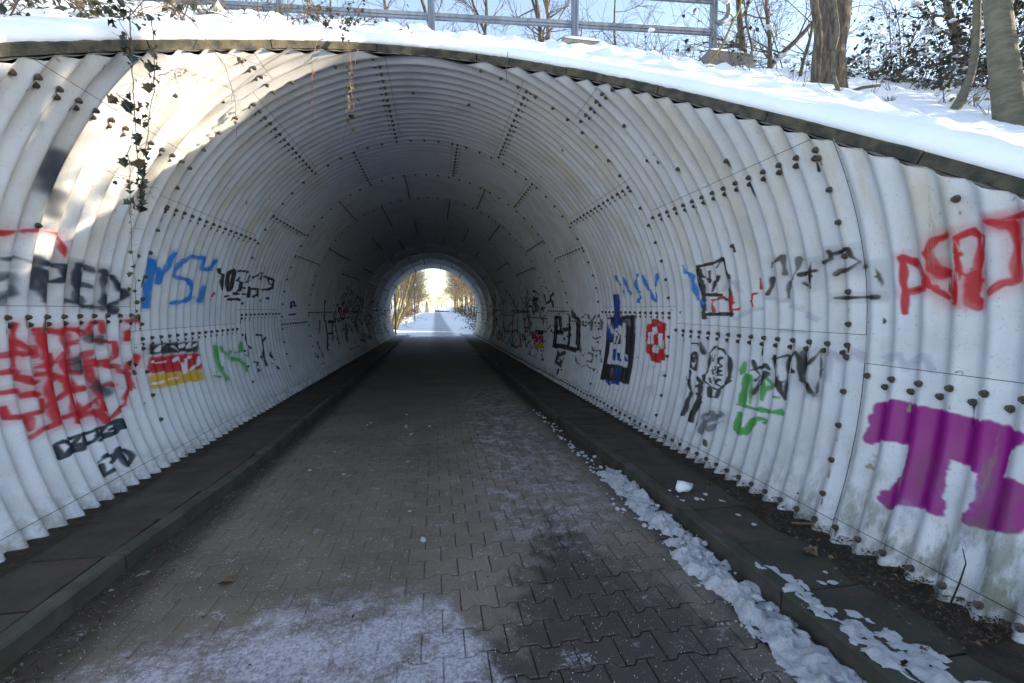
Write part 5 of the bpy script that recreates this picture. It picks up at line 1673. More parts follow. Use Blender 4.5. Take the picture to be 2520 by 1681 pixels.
scatter('leaf_litter', 1100, lg, M['litter'], 0.020, 'brown leaf scraps lying in the left gutter', 3)
scatter('leaf_litter', 110, lg, M['litter_pale'], 0.024, 'pale leaf scraps lying in the left gutter', 4)
def lw(r):
    y = 3 + 6 * r.random() ** 1.3; return -2.55 + abs(r.gauss(0, .08)), y, zw(y) + 0.01
scatter('leaf_litter', 380, lw, M['litter'], 0.022, 'dark leaf scraps along the foot of the left wall', 5)
def rg(r):
    y = 2.2 + 7 * r.random(); return kr(y) - 0.03 - abs(r.gauss(0, .10)), y, zr(y) + (0.02 if y < 4.2 else 0)
scatter('leaf_litter', 200, rg, M['litter'], 0.028, 'leaf scraps among the snow beside the right kerb', 6)
def lr(r): 
    y = 1.7 + 6 * r.random(); return r.uniform(-1.7, 1.6), y, zr(y)
scatter('leaf_litter', 150, lr, M['litter'], 0.020, 'tiny leaf scraps scattered over the paving', 7)
for (x, y, sd, lab) in ((-1.16, 2.75, 3, 'large pale oak leaf lying on the paving near the left kerb'), (2.20, 2.35, 5, 'large dry oak leaf lying on the right walkway'), (1.35, 3.95, 8, 'dry brown leaf on the snow heap at the right kerb')):
    v, f = leaf_pts(0.09, 0.09, 0.35, True); mb = MB(); mb.add(v, f)
    o = mb.build('dry_leaf', M['litter_pale']); o.location = (x, y, (zw(y) if x > 1.7 else zr(y)) + 0.012 + (0.04 if sd == 8 else 0)); o.rotation_euler = (0.1, 0.1, sd)
    tag(o, lab, 'leaf')
mb = MB(); mb.tube([(2.36, 2.62, zw(2.6) + .03), (2.44, 2.55, zw(2.6) + .05), (2.53, 2.53, zw(2.6) + .09)], [0.009, 0.008, 0.005], 6)
tag(mb.build('stick', M['litter_pale']), 'short broken stick on the leaf heap by the right wall', 'stick')
mb = MB(); mb.tube([(2.47, 1.74, zw(2) + .03), (2.50, 1.73, zw(2) + .14), (2.50, 1.71, zw(2) + .25), (2.46, 1.70, zw(2) + .33)], [0.004, 0.004, 0.003, 0.002], 5)
tag(mb.build('stalk', M['soil']), 'thin black stalk standing in front of the right wall', 'stalk')

# ------------------------------------------------------------------ plants
def wander(p, d, L, n, rng, curl=0.25, up=0.0):
    pts = [Vector(p)]; d = Vector(d).normalized()
    for i in range(n):
        d = (d + Vector((rng.gauss(0, curl), rng.gauss(0, curl), rng.gauss(0, curl) + up)) * 0.5).normalized()
        pts.append(pts[-1] + d * (L / n))
    return pts, d
def grow(mb, p, d, L, r, lvl, rng, kids=5, curl=0.22, up=0.05, spread=0.7, tips=None, k0=6, minr=0.0035):
    n = max(3, min(8, int(L / 0.25))) if lvl > 0 else 3
    pts, de = wander(p, d, L, n, rng, curl, up)
    r1 = max(minr, r * 0.35)
    mb.tube(pts, [r + (r1 - r) * i / n for i in range(n + 1)], k0 if lvl > 1 else (4 if lvl == 1 else 3), cap=False)
    if tips is not None and lvl <= 1: tips.append((pts[-1], de))
    if lvl <= 0: return
    for c in range(kids):
        u = rng.uniform(0.25, 1.0); i = min(n - 1, int(u * n)); q = pts[i].lerp(pts[i + 1], u * n - i)
        ax = (pts[i + 1] - pts[i]).normalized()
        s = Vector((rng.gauss(0, 1), rng.gauss(0, 1), rng.gauss(0, 0.6))).normalized()
        dd = (ax + s * spread).normalized()
        grow(mb, q, dd, L * rng.uniform(0.4, 0.65), max(minr, r * 0.45 * (1 - 0.4 * u)), lvl - 1, rng, kids, curl * 1.15, up, spread, tips, k0, minr)
TREE_CACHE = {}
def bare_tree(kind, h, r, seed, lvl=3, kids=6, lean=(0, 0), mats=('bark', 'twig'), up=0.06, spread=0.75, minr=0.006):
    key = (kind, seed)
    if key not in TREE_CACHE:
        rng = random.Random(seed)
        tr, tw = MB(), MB()
        pts, de = wander((0, 0, -0.3), (lean[0], lean[1], 1), h, 9, rng, 0.09, 0.03)
        tr.tube(pts, [max(r * 0.12, r * (1.12 - 0.98 * (i / 9) ** 0.9)) * (1.25 if i == 0 else 1) for i in range(10)], 8)
        for c in range(kids * 3):
            u = 0.22 + 0.78 * (c + rng.random()) / (kids * 3); i = min(8, int(u * 9)); q = pts[i].lerp(pts[i + 1], u * 9 - i)
            a = rng.random() * 6.28
            dd = Vector((math.cos(a), math.sin(a), rng.uniform(0.35, 1.2)))
            grow(tw, q, dd, h * rng.uniform(0.22, 0.42) * (1.15 - 0.5 * u), r * 0.34 * (1.1 - u * 0.6), lvl - 1, rng, kids, 0.25, up, spread, None, 5, minr)
        TREE_CACHE[key] = (tr.mesh('trunk', M[mats[0]], True), tw.mesh('crown', M[mats[1]]))
    return TREE_CACHE[key]
def place_tree(name, loc, meshes, label, group=None, rz=0.0, s=1.0, cat='tree'):
    e = empty(name, loc); e.rotation_euler = (0, 0, rz); e.scale = (s, s, s)
    tag(e, label, cat, group)
    link('trunk', meshes[0], e)
    if meshes[1] is not None: link('crown', meshes[1], e)
    return e

# hero trees on the embankment, right of the tunnel
def hero(name, base, pts, rad, mat, label, extra=None, k=14, cat='tree'):
    e = empty(name, base); tag(e, label, cat)
    mb = MB(); pp = [Vector(p) for p in pts]
    # refine
    P2, R2 = [], []
    for i in range(len(pp) - 1):
        for s in range(4):
            u = s / 4; a = pp[max(i - 1, 0)]; b = pp[i]; c = pp[i + 1]; d = pp[min(i + 2, len(pp) - 1)]
            P2.append(0.5 * ((2 * b) + (c - a) * u + (2 * a - 5 * b + 4 * c - d) * u * u + (3 * b - a - 3 * c + d) * u ** 3)); R2.append(rad[i] + (rad[i + 1] - rad[i]) * u)
    P2.append(pp[-1]); R2.append(rad[-1])
    mb.tube(P2, R2, k)
    mb.v = [tuple(Vector(v) + Vector((1, 1, 0)) * (0.06 * rad[0] * mnoise.noise(Vector(v) * 5) + 0.1 * rad[0] * mnoise.noise(Vector(v) * 1.7))) for v in mb.v]
    mb.build('trunk', M[mat], e, True)
    if extra: extra(e)
    return e
def at(a, Y): return a * Y, Y
def mk_twigs(seed, origin, n, L, r, mat='twig', lvl=2, d0=(0, 0, 1), spread=0.9, kids=4, name='crown'):
    def fn(e):
        rng = random.Random(seed); mb = MB()
        for i in range(n):
            s = Vector((rng.gauss(0, 1), rng.gauss(0, 1), rng.gauss(0, .5))).normalized()
            o = Vector(origin[0]).lerp(Vector(origin[1]), rng.random())
            grow(mb, o, (Vector(d0) + s * spread), L * rng.uniform(0.6, 1.2), r, lvl, rng, kids, 0.25, 0.03, 0.7, None, 5, 0.003)
        mb.build(name, M[mat], e)
    return fn
X0, Y0 = 5.66, 5.98; z0 = ez(X0, Y0)
hero('big_tree', (X0, Y0, z0), [(0.02, 0, -0.4), (0, 0, 0.0), (-0.02, 0, 0.45), (0.03, 0, 0.95), (0.1, 0.05, 1.9), (0.15, 0, 4.2), (0.3, 0.2, 6.5)], [0.29, 0.225, 0.205, 0.21, 0.215, 0.19, 0.12], 'bark',
     'stout grey brown tree trunk with torn bark on the snowy bank, thickest of all', mk_twigs(1, ((0.1, 0, 4.2), (0.3, 0.2, 6.4)), 12, 2.6, 0.06, lvl=3), 18)
X0, Y0 = 4.67, 5.12; z0 = ez(X0, Y0)
hero('young_tree', (X0, Y0, z0), [(0.03, 0, -0.2), (0, 0, 0), (0, 0, 0.3), (0.0, 0, 0.62), (-0.08, 0, 0.98), (-0.19, 0, 1.6), (-0.2, 0, 3.2)], [0.056, 0.050, 0.047, 0.048, 0.045, 0.04, 0.03], 'bark',
     'slim rough barked young tree bending left just beside the stout trunk', mk_twigs(2, ((-0.2, 0, 2.3), (-0.2, 0, 3.2)), 6, 1.2, 0.02, lvl=2), 10)
X0, Y0 = 5.05, 5.2; z0 = ez(X0, Y0)
hero('sapling', (X0, Y0, z0), [(0.04, 0, -0.15), (0.02, 0, 0), (-0.06, 0, 0.20), (-0.08, 0, 0.46), (-0.03, 0, 0.72), (-0.09, 0, 1.05), (-0.16, 0, 1.8)], [0.026, 0.025, 0.022, 0.021, 0.022, 0.019, 0.014], 'bark_smooth',
     'smooth thin S-shaped sapling standing in front of the stout trunk', mk_twigs(3, ((-0.04, 0, 0.75), (-0.18, 0, 1.9)), 3, 0.6, 0.007, lvl=1), 9, 'sapling')
X0, Y0 = 6.20, 4.66; z0 = ez(X0, Y0)
hero('leaning_tree', (X0, Y0, z0), [(-0.16, 0, -0.15), (-0.04, 0, 0), (0.08, 0, 0.22), (0.17, 0, 0.52), (0.19, 0, 0.88), (0.16, 0, 1.4), (0.1, 0, 3.0)], [0.066, 0.060, 0.048, 0.042, 0.040, 0.036, 0.03], 'bark_smooth',
     'thin smooth trunk curving up to the right out of the snow', mk_twigs(4, ((0.16, 0, 2.3), (0.1, 0, 3.0)), 5, 1.0, 0.018, lvl=2), 12)
X0, Y0 = 5.86, 3.89; z0 = ez(X0, Y0)
hero('smooth_tree', (X0, Y0, z0), [(0.10, 0, -0.4), (0.0, 0, 0), (-0.13, 0, 0.48), (-0.25, 0, 0.95), (-0.36, 0, 1.5), (-0.5, 0, 2.4), (-0.6, 0, 5.0)], [0.17, 0.140, 0.120, 0.106, 0.096, 0.09, 0.07], 'bark_smooth',
     'smooth grey green trunk leaning left at the right edge of the snowy bank', mk_twigs(5, ((-0.55, 0, 3.6), (-0.6, 0, 5.0)), 7, 1.4, 0.035, lvl=3), 16)
# trees outside the picture that throw the dappled shade
shade = [(6.75, 1.80, 0.20), (9.3, 1.40, 0.15), (6.2, 1.45, 0.20), (7.05, 2.2, 0.10), (8.0, 0.9, 0.24), (10.2, 1.1, 0.26), (8.4, -0.6, 0.2), (12.5, 0.4, 0.26), (14.0, 5.2, 0.2), (13, -1.8, 0.16), (15.5, 7.4, 0.2), (12.2, 9.0, 0.12)]
lean_lab = ['bare tree on the snowy bank to the right of the tunnel']
for i, (x, y, r) in enumerate(shade):
    m = bare_tree('shade', 7.5, 0.2, 300 + i % 4, 2, 4)
    place_tree('bank_tree', (x, y, ez(x, y)), m, lean_lab[0], 'bare trees on the right bank', i * 1.3, r / 0.2 * 1.0)

# saplings and trees behind the railing, seen against the sky
def sap(x, y, h, r, seed, label, mat='bark', d=(0, 0, 1), kids=4, group=None, name='sapling', lvl=2, base=None, n=8):
    z = ez(x, y) if base is None else base
    e = empty(name, (x, y, z)); tag(e, label, 'sapling', group)
    rng = random.Random(seed); mb, tw = MB(), MB()
    pts, de = wander((0, 0, -0.1), d, h, 10, rng, 0.16, 0.02)
    mb.tube(pts, [r * (1 - 0.06 * i) for i in range(11)], 7)
    for c in range(n):
        i = rng.randint(2, 9); s = Vector((rng.gauss(0, 1), rng.gauss(0, .6), rng.uniform(.1, 1.3))).normalized()
        grow(tw, pts[i], s, h * rng.uniform(0.2, 0.42), r * 0.36, lvl, rng, kids, 0.28, 0.04, 0.8, None, 4, 0.0028)
    mb.build('trunk', M[mat], e, True); tw.build('twigs', M['twig'], e)
    return e
for i, (px, Y, h, r, d, lab) in enumerate([
    (978, 9.4, 2.6, 0.050, (0.02, 0, 1), 'thin grey sapling behind the railing, left of the middle post'),
    (1112, 9.6, 2.4, 0.050, (-0.35, 0, 1), 'slender sapling leaning left behind the middle of the railing'),
    (1184, 9.8, 2.4, 0.045, (0.02, 0, 1), 'straight thin sapling between the two middle posts'),
    (1328, 9.0, 2.2, 0.055, (-0.16, 0, 1), 'left stem of the sapling clump beside the concrete footing'),
    (1343, 9.3, 2.2, 0.055, (0.0, 0, 1), 'middle stem of the sapling clump beside the concrete footing'),
    (1356, 9.1, 2.2, 0.060, (-0.12, 0, 1), 'right stem of the sapling clump beside the concrete footing'),
    (1505, 10.2, 2.6, 0.035, (0.02, 0, 1), 'thin upright sapling between the two concrete footings'),
    (1812, 10.5, 3.0, 0.110, (-0.05, 0, 1), 'upright grey trunk just right of the last railing post'),
    (1868, 9.4, 2.6, 0.055, (0.10, 0, 1), 'crooked sapling behind the bank, right of the last post'),
    (1830, 9.8, 3.2, 0.075, (0.55, 0, 1), 'dark trunk leaning to the right behind the last post'),
    (1940, 7.4, 2.4, 0.030, (0.22, 0, 1), 'thin stem leaning right in front of the ivy, left of the stout trunk')]):
    a = (px - 1070) / 1120 * 1.0
    yaw = math.atan((px - 1260) / 1120) + CAM_YAW; a = math.tan(yaw)
    x = a * Y
    sap(x, Y, h, r, 40 + i, lab, d=d)
rng = random.Random(77)
for i in range(52):
    Y = rng.uniform(9.2, 18); a = rng.uniform(-0.6, 1.25); x = a * Y
    sap(x, Y, rng.uniform(1.6, 4.2), rng.uniform(0.012, 0.035), 500 + i, 'bare twiggy sapling standing behind the railing', group='bare saplings behind the railing', d=(rng.uniform(-.3, .3), 0, 1), n=12, lvl=2, kids=4)
def wpt(px, py, Y):
    """point of the place at distance Y along the tunnel that the photograph shows at (px, py)"""
    u = (px - 1260) / 1120; v = -(py - 840.5) / 1120
    d = cam.rotation_euler.to_matrix() @ Vector((u, v, -1))
    return d * (Y / d.y)
# ------------------------------------------------------------------ railing
rail = empty('railing', (0, 8, 4.4)); rail.location = (0, 0, 0)
tag(rail, 'grey steel post and rail fence along the road above the tunnel', 'railing')
def rz_(x): return 4.84 + 0.047 * x
posts = [-9.6, -7.2, -4.8, -2.33, 0.0, 2.46, 5.10]
for x in posts:
    zb = ez(x, 8.0)
    mb = MB(); mb.box((x, 8.0, (zb - 0.3 + rz_(x) + 0.62) / 2), (0.115, 0.08, rz_(x) + 0.62 - zb + 0.3), None, 0.004)
    mb.box((x - 0.025, 7.955, (zb + rz_(x) + 0.62) / 2), (0.012, 0.012, rz_(x) + 0.6 - zb)); mb.box((x + 0.03, 7.955, (zb + rz_(x) + 0.62) / 2), (0.012, 0.012, rz_(x) + 0.6 - zb))
    mb.build('post', M['galv'], rail)
for a, b in zip(posts, posts[1:]):
    for dz in (0.0, 0.55):
        c = Vector(((a + b) / 2, 8.0, (rz_(a) + rz_(b)) / 2 + dz - 0.02)); L = b - a - 0.118
        ang = Matrix.Rotation(-math.atan(0.047), 3, 'Y')
        mb = MB(); mb.box(c, (L, 0.05, 0.105), ang, 0.004); mb.box(c + Vector((0, -0.032, 0.0)), (L - .01, 0.012, 0.03), ang)
        ro = mb.build('rail', M['galv'], rail)
        mb = MB(); n = 24
        P = np.zeros((n, 5, 3)); u0, u1 = random.Random(int(a * 10)).uniform(0, .5), random.Random(int(a * 7 + 3)).uniform(.5, 1)
        for i in range(n):
            x = a + 0.07 + (b - a - 0.14) * (u0 + (u1 - u0) * i / (n - 1)); h = 0.028 * max(0.1, 0.6 + mnoise.noise(Vector((x * 2, dz, 1)))) * min(1, i / 3, (n - 1 - i) / 3)
            for j in range(5):
                q = (j - 2) / 2; P[i, j] = (x, 8.0 + q * 0.027, rz_(x) + dz + 0.032 + h * (1 - q * q))
        grid_mesh('snow_cap', P, M['snow'], ro, flip=False)
mb = MB(); c = Vector((5.165, 8.0, rz_(5.1) + 0.14))
mb.tube([c + Vector((0, 0, 0)), c + Vector((0.09, 0, 0.03)), c + Vector((0.19, 0, 0.11)), c + Vector((0.24, 0, 0.24)), c + Vector((0.22, 0, 0.40)), c + Vector((0.10, 0, 0.47)), c + Vector((0, 0, 0.46))], [0.05] * 7, 8)
mb.build('end_loop', M['galv'], rail, True)
for x, wd, hh, y0, lab in ((2.46, 0.66, 0.26, 7.72, 'concrete footing'), (5.12, 0.82, 0.40, 7.66, 'concrete footing')):
    zt = wpt(1415 if x < 3 else 1755, 121 if x < 3 else 134, y0 - .2).z + (0.17 if x < 3 else 0.08)
    mb = MB(); w0, w1, d0 = wd / 2 + 0.10, wd / 2, 0.24
    zb = zt - hh - 0.35
    mb.add([(x - w0 + .02, y0 - d0 - .04, zb), (x + w0, y0 - d0 - .04, zb), (x + w0, y0 + d0, zb), (x - w0, y0 + d0, zb), (x - w1, y0 - d0 + .05, zt), (x + w1, y0 - d0 + .05, zt), (x + w1, y0 + d0, zt), (x - w1, y0 + d0, zt)],
           [(3, 2, 1, 0), (4, 5, 6, 7), (0, 1, 5, 4), (1, 2, 6, 5), (2, 3, 7, 6), (3, 0, 4, 7)])
    fo = mb.build('footing', M['footing'], rail)
    P = np.zeros((14, 8, 3))
    for i in range(14):
        for j in range(8):
            u, v = i / 13 * 2 - 1, j / 7 * 2 - 1; e = (1 - u ** 6) * (1 - v ** 6)
            P[i, j] = (x + u * (w1 + 0.012), y0 + 0.02 + v * (d0 - 0.02), zt - 0.006 + 0.075 * e ** 0.5 + 0.012 * e * mnoise.noise(Vector((u * 2, v * 2, x))))
    grid_mesh('snow_cap', P, M['snow'], fo)

# ------------------------------------------------------------------ leafy plants
LEAF_V, LEAF_F = leaf_pts(1.0, 1.0, 0.25)
def leaf_at(mb, p, size, rng, droop=0.6, wd=0.42):
    q = Matrix.Translation(p) @ Matrix.Rotation(rng.random() * 6.28, 4, 'Z') @ Matrix.Rotation(droop * rng.uniform(0.2, 1.6), 4, 'Y') @ Matrix.Rotation(rng.uniform(-0.9, 0.9), 4, 'X')
    mb.add([q @ Vector((v[0] * size, v[1] * size * wd * 2.0, v[2] * size)) for v in LEAF_V], LEAF_F)
def bramble(name, c, rx, ry, h, nst, nleaf, seed, label, leaf='leaf_dark', lsize=0.05, snow=0, cat='bush', stem_r=0.006, arch=0.9, group=None, zb=None):
    rng = random.Random(seed)
    z = ez(c[0], c[1]) if zb is None else zb
    e = empty(name, (c[0], c[1], z)); tag(e, label, cat, group)
    st = MB(); lf = MB(); lf2 = MB(); nodes = []
    for i in range(nst):
        a = rng.random() * 6.28; r = rng.random() ** 0.5
        x, y = rx * r * math.cos(a), ry * r * math.sin(a)
        zz = (ez(c[0] + x, c[1] + y) if zb is None else zb) - z
        p = Vector((x, y, zz - 0.05)); d = Vector((rng.gauss(0, arch), rng.gauss(0, arch * .7), 1.0)).normalized()
        L = h * rng.uniform(0.7, 1.9); n = 9; pts = [p]
        for k in range(n):
            d = (d + Vector((rng.gauss(0, .13), rng.gauss(0, .13), -0.16 * arch))).normalized(); pts.append(pts[-1] + d * L / n)
        st.tube(pts, [stem_r * (1 - 0.08 * k) for k in range(n + 1)], 4, False); nodes += pts[2:]
        for k in range(3):
            q = rng.choice(pts[3:]); dd = Vector((rng.gauss(0, 1), rng.gauss(0, 1), rng.gauss(0.2, .7))).normalized()
            pp, _ = wander(q, dd, L * rng.uniform(0.15, 0.4), 4, rng, 0.3)
            st.tube(pp, stem_r * 0.5, 3, False); nodes += pp[1:]
    for i in range(nleaf):
        q = rng.choice(nodes) + Vector((rng.gauss(0, 1), rng.gauss(0, 1), rng.gauss(0, 1))) * lsize * 0.6
        leaf_at(lf if rng.random() < 0.8 else lf2, q, lsize * rng.uniform(0.6, 1.3), rng)
    st.build('stems', M['twig'], e)
    if nleaf:
        lf.build('foliage', M[leaf], e); lf2.build('foliage', M['leaf_bronze'], e)
    if snow:
        sm = MB()
        lump = lump_mesh(rng, 1.0, M['snow'], 0.5)
        vs = [v.co.copy() for v in lump.vertices]; fs = [tuple(p.vertices) for p in lump.polygons]
        nodes.sort(key=lambda q: -q.z + 0.1 * rng.random())
        for i in range(snow):
            q = rng.choice(nodes[:max(5, len(nodes) * 3 // 4)]); s = rng.uniform(0.02, 0.075) * h
            sm.add([q + Vector((v.x * s * 1.3, v.y * s, v.z * s * 0.8 + 0.01)) for v in vs], fs)
        tag(sm.build('snow_cover', M['snow'], e, True), kind='stuff')
    return e
bramble('bramble_bush', (8.3, 7.3), 0.9, 0.5, 0.75, 60, 700, 1, 'snow laden bramble thicket right of the stout trunk', 'leaf_dark', 0.075, 60)
bramble('bramble_bush', (9.3, 7.8), 0.8, 0.5, 0.95, 50, 650, 2, 'taller snow covered bramble in front of the dark ivy', 'leaf_dark', 0.075, 55)
bramble('bramble_bush', (7.5, 7.6), 0.6, 0.35, 0.55, 36, 420, 3, 'low tangle of bramble touching the stout trunk on its right side', 'leaf_mid', 0.07, 30)
bramble('ivy_bush', (12.5, 8.2), 1.5, 0.9, 2.0, 100, 5200, 4, 'dark evergreen ivy mass filling the upper right corner', 'leaf_dark', 0.085, 45, stem_r=0.012, arch=0.55)
bramble('ivy_bush', (13.4, 6.0), 1.5, 1.4, 2.6, 80, 5200, 5, 'dark ivy bush on the bank beyond the smooth leaning trunk', 'leaf_dark', 0.09, 30, stem_r=0.012, arch=0.5)
for i, (x, y, h) in enumerate(((12.5, 1.2, 2.6), (13.6, 3.6, 1.8), (12.2, -1.2, 2.4), (15.0, -3.0, 2.8), (9.4, 3.9, 1.2), (10.4, 2.2, 1.3), (10.9, 5.4, 1.1), (9.4, 0.2, 1.3))):  # unseen bushes, added so their shade streaks the snow on the bank
    bramble('ivy_bush', (x, y), 1.5, 1.6, h, 60, 2600, 60 + i, 'ivy bush added outside the view to shade the right bank', 'leaf_dark', 0.11, 0, stem_r=0.012, arch=0.5, group='added shade bushes outside the view')
bramble('ivy_sprig', (4.95, 7.2), 0.22, 0.2, 1.0, 7, 60, 6, 'thin ivy stems with dark leaves left of the young tree', 'leaf_dark', 0.08, 0, cat='ivy', arch=0.3)
bramble('ivy_clump', (6.75, 5.15), 0.28, 0.18, 0.28, 9, 34, 7, 'small ivy clump with yellow green leaves poking out of the snow', 'leaf_gold', 0.07, 6, cat='ivy')
bramble('ivy_clump', (7.25, 5.0), 0.20, 0.15, 0.16, 6, 16, 8, 'tiny ivy sprig at the foot of the curved thin trunk', 'leaf_gold', 0.06, 0, cat='ivy')
bramble('dry_bush', (3.75, 8.3), 0.9, 0.5, 0.7, 40, 12, 9, 'tangle of bare stems between the two footings', 'leaf_mid', 0.05, 14)
bramble('dry_bush', (5.9, 8.6), 1.0, 0.6, 1.0, 55, 40, 10, 'tangle of bare stems right of the last railing post', 'leaf_dark', 0.07, 18)
bramble('dry_bush', (-0.6, 8.9), 1.7, 0.5, 0.8, 44, 20, 11, 'long arching bare brambles behind the middle of the railing', 'leaf_bronze', 0.06, 0)
bramble('dry_bush', (-3.0, 8.2), 1.2, 0.6, 0.9, 46, 140, 12, 'brown leaved scrub behind the left part of the railing', 'leaf_bronze', 0.06, 8)
bramble('bramble_bush', (-1.35, 5.9), 0.55, 0.30, 0.45, 30, 210, 13, 'withered bramble hanging over the coping above the crown of the arch', 'leaf_bronze', 0.055, 3, arch=1.1)
bramble('bramble_bush', (-3.35, 4.5), 0.9, 0.5, 0.62, 60, 330, 14, 'dense twiggy bramble with dark leaves on the upper left bank', 'leaf_dark', 0.065, 6, arch=1.2)
bramble('bramble_bush', (-2.35, 4.35), 0.45, 0.25, 0.35, 30, 170, 15, 'bramble tuft above the vines that hang into the tunnel', 'leaf_dark', 0.06, 3, arch=1.2)
bramble('bramble_bush', (-4.6, 4.3), 0.9, 0.6, 0.7, 50, 320, 16, 'leafy bramble at the top left corner', 'leaf_dark', 0.07, 6, arch=1.1)
bramble('bramble_bush', (-2.7, 6.1), 0.8, 0.4, 0.5, 40, 60, 17, 'bare bramble stems left of the snow cone', 'leaf_bronze', 0.055, 3, arch=1.2)

bramble('bramble_bush', (-3.15, 3.7), 0.5, 0.3, 0.42, 36, 200, 71, 'dark leaved bramble arching low over the coping left of the vines', 'leaf_dark', 0.06, 2, arch=1.3)
bramble('bramble_bush', (-4.0, 3.5), 0.7, 0.4, 0.5, 44, 260, 72, 'brown twiggy bramble spilling down the bank near the left edge', 'leaf_bronze', 0.06, 3, arch=1.3)
bramble('bramble_bush', (-1.9, 5.2), 0.6, 0.3, 0.35, 34, 90, 73, 'low bare bramble beside the grass tuft with the snow cap', 'leaf_bronze', 0.05, 2, arch=1.4)
# vines hanging over the mouth
leaf_me = {}
for nm in ('leaf_dark', 'leaf_mid', 'leaf_bronze', 'leaf_gold'):
    mb = MB(); v, f = leaf_pts(1.0, 0.9, 0.45, True); mb.add(v, f); leaf_me[nm] = mb.mesh('leaf', M[nm])
def vine(label, Y, stems, leaves, seed, mats=('twig', ), kinds=('leaf_dark',), size=0.055):
    """stems: list of (radius, [(px, py), ...]); leaves: number along each stem"""
    rng = random.Random(seed); e = empty('hanging_vine', wpt(stems[0][1][0][0], stems[0][1][0][1], Y)); tag(e, label, 'vine')
    o = e.location.copy()
    for (r, P), nl, mt in zip(stems, leaves, mats * 20):
        pts = []
        for i in range(len(P)):
            pts.append(wpt(P[i][0], P[i][1], Y + 0.05 * mnoise.noise(Vector((i * .7, seed, 0)))) - o)
        Q = []
        for i in range(len(pts) - 1):
            for s in range(4): Q.append(pts[i].lerp(pts[i + 1], s / 4) + Vector((rng.gauss(0, .003), rng.gauss(0, .006), 0)))
        Q.append(pts[-1])
        mb = MB(); mb.tube(Q, [max(0.0012, r * (1 - 0.6 * i / len(Q))) for i in range(len(Q))], 5)
        for k in range(len(Q)):
            q = rng.choice(Q); pp, _ = wander(q, (rng.gauss(0, 1), rng.gauss(0, .4), rng.uniform(-.9, .2)), rng.uniform(0.03, 0.12), 3, rng, 0.3); mb.tube(pp, 0.0012, 3, False)
        mb.build('stem', M[mt], e, True)
        for k in range(nl):
            q = rng.choice(Q) + Vector((rng.gauss(0, .022), rng.gauss(0, .02), rng.gauss(0, .018)))
            l = link('leaf', leaf_me[rng.choice(kinds)], e); s = size * rng.choice((0.35, 0.5, 0.7, 0.9, 1.15))
            l.location = q; l.scale = (s, s, s); l.rotation_euler = (rng.uniform(-1, 1), rng.uniform(0.4, 1.9), rng.random() * 6.28)
    return e
vine('long ivy vine with dark leaves hanging deepest into the tunnel at left', 3.45,
     [(0.0040, [(318, 20), (326, 110), (325, 200), (332, 300), (338, 400), (342, 470), (342, 512)]),
      (0.0035, [(372, 40), (380, 110), (384, 185), (372, 262), (360, 350), (350, 420), (343, 470)]),
      (0.0020, [(325, 320), (318, 400), (318, 480), (324, 560)]),
      (0.0020, [(342, 455), (315, 442), (290, 436), (256, 412)]), (0.0022, [(384, 188), (410, 180), (440, 170), (500, 190), (575, 222)]),
      (0.0025, [(282, 228), (310, 250), (345, 275), (368, 300)]), (0.0025, [(326, 130), (300, 60), (280, 10)])], [34, 30, 5, 2, 1, 14, 26], 1, ('twig', 'twig', 'twig', 'twig', 'twig'), ('leaf_dark', 'leaf_dark', 'leaf_bronze', 'leaf_mid'), 0.060)
vine('hair thin red vine with tiny leaves running down beside the plate seam', 4.35,
     [(0.0022, [(322, 560), (326, 620), (334, 690), (333, 760), (333, 830), (328, 900), (322, 960)])], [22], 2, ('red_stem',), ('leaf_mid',), 0.05)
vine('bare brown vine arching down left of the crown', 3.95, [(0.0035, [(405, 0), (468, 45), (520, 115), (553, 160), (570, 210), (580, 260), (582, 340)]), (0.0022, [(520, 118), (570, 135), (610, 150)])], [5, 2], 3, ('twig',), ('leaf_bronze',), 0.045)
vine('single straight red stem hanging near the crown', 4.42, [(0.0028, [(782, 98), (768, 140), (767, 200), (769, 260), (769, 303)])], [3], 4, ('red_stem',), ('leaf_bronze',), 0.03)
vine('pair of red stems with withered leaves hanging from the crown', 4.60, [(0.0036, [(836, 30), (850, 80), (858, 120), (865, 170), (858, 200), (857, 260), (847, 344)]), (0.0028, [(880, 120), (874, 155), (866, 185), (863, 215), (871, 270), (866, 325)])], [34, 16], 5, ('red_stem',), ('leaf_bronze', 'leaf_bronze', 'leaf_dark'), 0.050)
vine('withered brown leaf spray standing over the coping near the crown', 4.9, [(0.004, [(800, 75), (815, 40), (800, 0)]), (0.004, [(830, 90), (850, 40), (870, 0)]), (0.003, [(830, 85), (790, 50), (770, 20)]), (0.003, [(835, 80), (880, 40), (900, 10)])], [20, 20, 14, 14], 6, ('twig',), ('leaf_bronze', 'leaf_bronze', 'leaf_mid'), 0.055)

